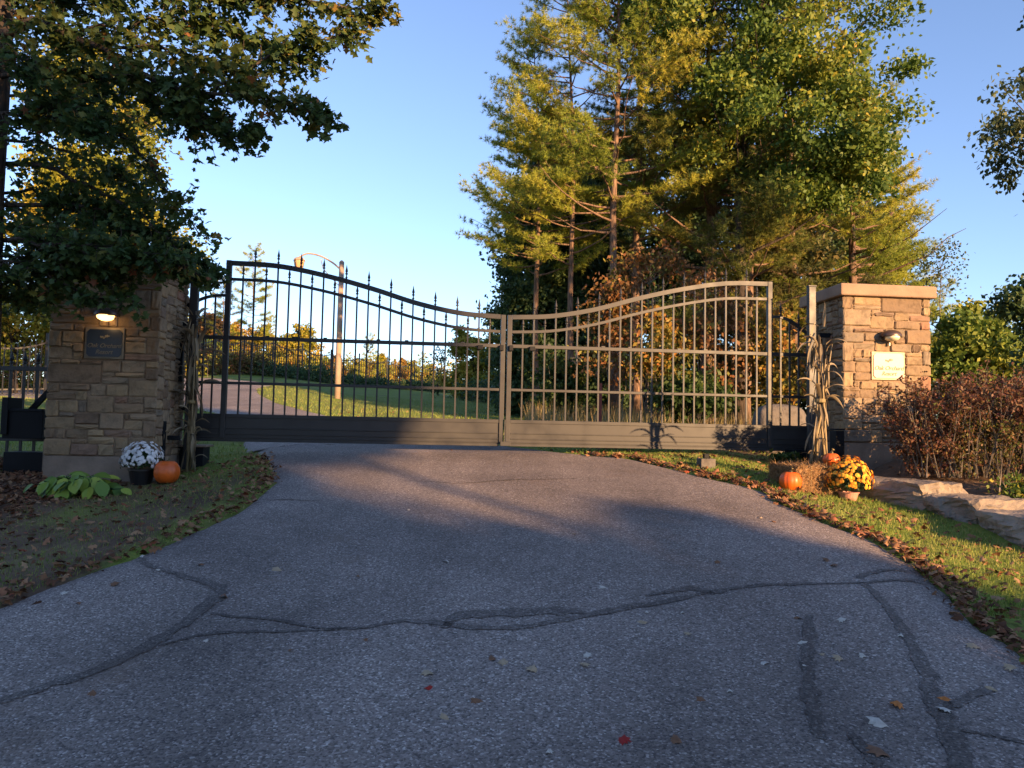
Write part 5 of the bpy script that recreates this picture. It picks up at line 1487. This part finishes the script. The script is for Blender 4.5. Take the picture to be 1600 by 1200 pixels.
# leaves nearest the camera and in view are parts of their own, the rest is one crown
v = lpos @ np.array([[*rc], [*uc], [*fw]]).T; sx_, sy_ = v[:, 0] / v[:, 2] * F + 800, 600 - v[:, 1] / v[:, 2] * F
vis = (sx_ > 5) & (sx_ < 1595) & (sy_ > 5); order = np.argsort(np.where(vis, v[:, 2] / lsz, 1e9)); own = order[:290]; rest = order[290:]
V, Fc = scatter(LOB, LOBF, lpos[rest] - TO, lz[rest], ldir[rest], lsz[rest])
npobj('crown', npmesh('crown', V, Fc, LM['near'], np.repeat(ltone[rest], len(LOB))), nt_, True)
lme = [npmesh('leaf', OAK, OAKF, LM['near'], np.full(len(OAK), t)) for t in (.1, .3, .5, .65, .8, .92)]
for i in own:
    Zn = Vector(nrm(lz[i])); Yv = Vector(ldir[i]); Yv = (Yv - Zn * Yv.dot(Zn)).normalized(); Xv = Yv.cross(Zn)
    o_ = link(bpy.data.objects.new('leaf', lme[min(5, int(ltone[i] * 6))]), nt_); s_ = float(lsz[i])
    o_.matrix_local = Matrix.Translation(Vector(lpos[i]) - Vector(tb)) @ Matrix((Xv, Yv, Zn)).transposed().to_4x4() @ Matrix.Diagonal((s_, s_, s_, 1))

# trees behind and beside the viewpoint that shade the near drive
sh = [(-9, 22, 1.0), (-5.6, 24, 1.1), (-2.4, 21, 1.0), (.5, 23, 1.12), (1.35, 27, 1.15), (.8, 32, 1.2), (-4, 30, 1.15), (-13, 15, 1), (-18, 9, 1.1), (-20, -4, 1.1)]
first = None
for i, (c, t, h) in enumerate(sh):
    x, y = t * math.sin(SUN_AZ) + c * math.cos(SUN_AZ), -t * math.cos(SUN_AZ) + c * math.sin(SUN_AZ)
    if first is None:
        first = broadleaf('shade_tree', 'tall spreading tree behind the viewpoint shading the near drive', (0, 0, 0), [(0, 0, 4.2, 2.3, 2.3, 4.0), (.4, .3, 8.2, 1.8, 1.8, 2.4)], 201, 'green', clumps=150, per=150, size=.26, rc=.75, trunk_r=.2, group='trees behind the viewpoint', shell=.2)
        o_ = first
    else:
        o_ = first.copy(); COL.objects.link(o_)
        for ch in list(first.children): c_ = ch.copy(); COL.objects.link(c_); c_.parent = o_
    o_.location = (x, y, gzf(x, y)); o_.scale = (1, 1, h); o_.rotation_euler = (0, 0, i * 1.3)
for c, t, env_, nm, sd in ((4.8, 24, [(0, 0, 3.45, 1.8, 1.8, 3.5), (0, 0, 2.2, 1.8, 1.8, 2.2)], 'low rounded tree behind the viewpoint under the raised crown', 221), (4.5, 29, [(0, 0, 4.35, 1.7, 1.7, 3.8), (0, 0, 2.4, 1.7, 1.7, 2.4)], 'second low rounded tree behind the viewpoint', 223), (3.0, 26.5, [(0, 0, 4.1, 1.5, 1.5, 3.7), (0, 0, 2.4, 1.6, 1.6, 2.4)], 'third low rounded tree behind the viewpoint', 224), (4.0, 24.6, [(0, 0, 9.7, 1.2, 1.2, 1.35), (-.9, .6, 9.6, 1.2, 1.2, 1.5)], 'high-crowned bare-stemmed tree behind the viewpoint', 222)):  # unseen trees added, crowns shaped to leave a gap for sun streaks
    x, y = t * math.sin(SUN_AZ) + c * math.cos(SUN_AZ), -t * math.cos(SUN_AZ) + c * math.sin(SUN_AZ)
    broadleaf('shade_tree', nm, (x, y, gzf(x, y)), env_, sd, 'green', clumps=170, per=150, size=.23, rc=.55, trunk_r=.14, shell=.1)
sp_first = None
for i, (c, t, h) in enumerate([(9.2, 40, .66), (12.3, 44, .7)]):
    x, y = t * math.sin(SUN_AZ) + c * math.cos(SUN_AZ), -t * math.cos(SUN_AZ) + c * math.sin(SUN_AZ)
    if sp_first is None:
        sp_first = broadleaf('shade_tree', 'open-crowned tree far behind the viewpoint dappling the sunlight', (0, 0, 0), [(0, 0, 6.5, 1.3, 1.3, 4.5)], 211, 'green', clumps=46, per=60, size=.24, rc=.6, trunk_r=.13, group='open trees far behind the viewpoint', shell=.2); o_ = sp_first
    else:
        o_ = sp_first.copy(); COL.objects.link(o_)
        for ch in list(sp_first.children): c_ = ch.copy(); COL.objects.link(c_); c_.parent = o_
    o_.location = (x, y, gzf(x, y)); o_.scale = (1, 1, h); o_.rotation_euler = (0, 0, i * 1.9)

# ------------------------------------------------------------------ grass, weeds, fallen leaves
M['grass'] = leafmat('grass_blades', [(0, (.08, .14, .022)), (.5, (.18, .25, .04)), (.8, (.30, .32, .065)), (1, (.40, .34, .14))], .3)


def blades(name, label, xr, yr, n, h_, wd, seed, test=None, lean=.45, m_=None, tone=(0, 1)):
    rs_ = np.random.RandomState(seed); x = rs_.uniform(*xr, n); y = rs_.uniform(*yr, n)
    keep = ~inside(x, y); keep &= np.abs(x) < y * .72 + .6
    if test is not None: keep &= test(x, y, rs_)
    x, y = x[keep], y[keep]; n = len(x); pos = np.c_[x, y, gz(x, y) - .004]
    dr = np.c_[rs_.normal(size=(n, 2)) * lean, np.ones(n)]; hh = h_ * rs_.uniform(.5, 1.3, n)
    V, Fc = scatter(TRI, TRIF, pos, rnd(rs_, n) * [1, 1, .1] + [0, -.3, 0], dr, np.c_[np.full(n, wd), hh, np.ones(n)])
    pn = np.sin(x * 2.1 + np.sin(y * 1.7)) * np.sin(y * 2.3) * .2
    tn = np.clip(rs_.uniform(*tone, n) + pn, 0, 1)
    o_ = npobj(name, npmesh(name, V, Fc, m_ or M['grass'], np.repeat(tn, 3))); o_['kind'] = 'stuff'; o_['label'] = label; o_['category'] = 'grass'


def left_test(x, y, rs_):
    d = _sm((x + 5.2) / 1.8) * .55 + .05; d = np.where((x < -4.2) & (y > 7.2), .02, d); d = np.where(y > 7.3, d * 1.1, d)
    patch = .5 + .5 * np.sin(x * 3.1 + 2 * np.sin(y * 2.2)) * np.sin(y * 3.7 + x)
    return (rs_.rand(len(x)) < d * (.35 + .75 * patch)) & ~((x > -5.1) & (x < -3.7) & (y > 8.15) & (y < 9.3))


blades('grass', 'thin patchy grass of the verge before the shaded pillar', (-6.2, -2.2), (3.6, 10.2), 60000, .035, .005, 301, left_test)
blades('grass', 'sunlit grass verge between the drive and the armour stones', (1.2, 5.2), (4.3, 12), 95000, .042, .0055, 302, lambda x, y, r_: ~((x > 4.05) & (x < 5.3) & (y > 9.2) & (y < 10.5)) & (x < 4.6) & ~((x > 4.0) & (y < 9.3)) & (r_.rand(len(x)) < .95), tone=(.1, 1))
blades('grass', 'mown lawn beyond the gate', (-16, 6), (9.8, 30), 90000, .06, .011, 303, lambda x, y, r_: r_.rand(len(x)) < np.clip(14 / y, 0, 1) ** 1.5, tone=(.1, .9))
M['weed'] = leafmat('weeds', [(0, (.08, .10, .03)), (.4, (.22, .18, .07)), (1, (.42, .32, .16))], .2)
blades('tall_weeds', 'tall tan weeds along the edge of the wood', (.3, 6), (13, 18.5), 12000, .5, .012, 304, lambda x, y, r_: (y > 14.2 - x * .12 + .8 * np.sin(x * 2)) & (x / y > .02) & (r_.rand(len(x)) < .35 + .5 * (np.sin(x * 3.3) > 0)), lean=.22, m_=M['weed'])

LT = [(0, (.07, .035, .022)), (.35, (.15, .07, .038)), (.65, (.24, .12, .06)), (.88, (.36, .22, .12)), (1, (.26, .06, .03))]
M['litter'] = leafmat('leaf_litter', LT, .1, .8, .1)


def litter(label, n, xr, yr, seed, dens, size=(.022, .072)):
    rs_ = np.random.RandomState(seed); x = rs_.uniform(*xr, n); y = rs_.uniform(*yr, n)
    keep = np.abs(x) < y * .72 + .6; x, y = x[keep], y[keep]
    ins_ = inside(x, y); ed = edge_dist(x, y); keep = rs_.rand(len(x)) < dens(x, y, ins_, ed); x, y = x[keep], y[keep]; n = len(x)
    pos = np.c_[x, y, gz(x, y) + .012 + rs_.uniform(0, .022, n)]; Zn = rs_.normal(size=(n, 3)) * .5; Zn[:, 2] = 1
    V, Fc = scatter(LOB * [1, 1, 1.8], LOBF, pos, Zn, rnd(rs_, n), rs_.uniform(*size, n))
    o_ = npobj('fallen_leaves', npmesh('fallen_leaves', V, Fc, M['litter'], np.repeat(rs_.rand(n), len(LOB)))); o_['kind'] = 'stuff'; o_['label'] = label; o_['category'] = 'leaves'
    print('litter', n)


litter('drift of brown and red fallen leaves along the curved drive edge by the armour stones', 85000, (0.8, 5.3), (2.6, 12), 311,
       lambda x, y, i, e: np.where(i, np.exp(-(e / .07) ** 2) * .35, np.exp(-(e / .14) ** 2) * 1.0 + .035 * (e < 1.2) + .012) * (y < 9.7) + .02 * (y >= 9.7) * ~i)
litter('brown fallen leaves scattered over the bare verge before the shaded pillar', 42000, (-6.5, -2.2), (3.4, 9.5), 312,
       lambda x, y, i, e: np.where(i, np.exp(-(e / .09) ** 2) * .16, np.exp(-(e / .2) ** 2) * .3 + .05 + .42 * _sm((-x - 3.9) / .9)))
litter('fallen leaves scattered on the grass around the gate foot and wood edge', 26000, (-4, 8), (9.6, 20), 313, lambda x, y, i, e: np.where(i, .002, .02 + .2 * (x > 1.2)))
# leaf heap on the pine-needle patch at the foot of the hosta and single loose leaves on the asphalt
cols = {'tan': (.40, .30, .19), 'brown': (.20, .105, .06), 'pale': (.52, .47, .40), 'red': (.30, .03, .025), 'orange': (.46, .17, .05)}
LMs = {}
for k, c in cols.items():
    LMs[k] = simple(k + '_dead_leaf', c, .75, spec=.15, vary=.25, vscale=3)
    me = [npmesh('fallen_leaf', OAK * [1, 1, s], OAKF, LMs[k]) for s in (1.5, 3.0)]
    cols[k] = me
spots = [(427, 892, 'tan', 1.3), (350, 936, 'brown', .9), (697, 882, 'pale', .9), (560, 904, 'brown', .5), (675, 1060, 'tan', 1.2), (665, 1083, 'red', 1.0), (770, 1037, 'brown', 1), (787, 1037, 'tan', .8), (830, 1056, 'tan', 1.1), (922, 1046, 'tan', 1.0), (916, 1027, 'pale', .7),
         (1010, 978, 'tan', 1.1), (936, 921, 'pale', .7), (1080, 997, 'tan', .8), (1008, 963, 'pale', .4), (1068, 963, 'pale', .4), (1116, 882, 'brown', .7), (1296, 880, 'brown', .9), (1298, 888, 'brown', .8), (1260, 1009, 'pale', 1.2), (1250, 972, 'brown', .9), (1308, 974, 'pale', .7), (1200, 1043, 'pale', 1.0),
         (1317, 1037, 'tan', .8), (1352, 1033, 'pale', .7), (1289, 1029, 'tan', .5), (1254, 1046, 'pale', .4), (1140, 1088, 'pale', .5), (1088, 1097, 'brown', .7), (1410, 1108, 'orange', .9), (1386, 1142, 'pale', 1.3), (1486, 1119, 'pale', 1.0), (1485, 1101, 'orange', .8), (1510, 1012, 'tan', 1.0), (1407, 1000, 'pale', .7), (1389, 1190, 'brown', 1.5),
         (975, 1158, 'red', .9), (1062, 1169, 'brown', .9), (735, 1100, 'brown', .8), (690, 1123, 'tan', .8), (145, 1086, 'brown', .8), (100, 930, 'pale', .8), (172, 918, 'brown', 1.0), (250, 895, 'pale', .5), (225, 873, 'pale', .5), (455, 1023, 'brown', .5), (1090, 840, 'brown', .5), (1206, 818, 'brown', .6), (896, 838, 'tan', .7), (1540, 1080, 'tan', .9), (1587, 1052, 'tan', 1.0), (318, 1010, 'pale', .4),
         (575, 1005, 'brown', .4), (860, 1180, 'pale', .5), (310, 887, 'brown', .9), (640, 800, 'pale', .4), (1190, 812, 'tan', .5), (120, 948, 'brown', .6)]
rr_ = random.Random(9)
word = {'tan': 'tan dried oak leaf', 'brown': 'brown curled oak leaf', 'pale': 'pale silvery dead leaf', 'red': 'deep red fallen leaf', 'orange': 'orange-brown fallen leaf'}
for px, py, k, s in spots:
    p = gp(px, py, .024)
    o_ = link(bpy.data.objects.new('fallen_leaf', rr_.choice(cols[k]))); o_.location = p; sc_ = .062 * s * rr_.uniform(.9, 1.2); o_.scale = (sc_,) * 3
    o_.rotation_euler = (rr_.uniform(-.3, .3), rr_.uniform(-.3, .3), rr_.uniform(0, 6.28)); o_['label'] = word[k] + ' lying loose on the drive asphalt'; o_['category'] = 'leaf'; o_['group'] = k + ' leaves loose on the drive'
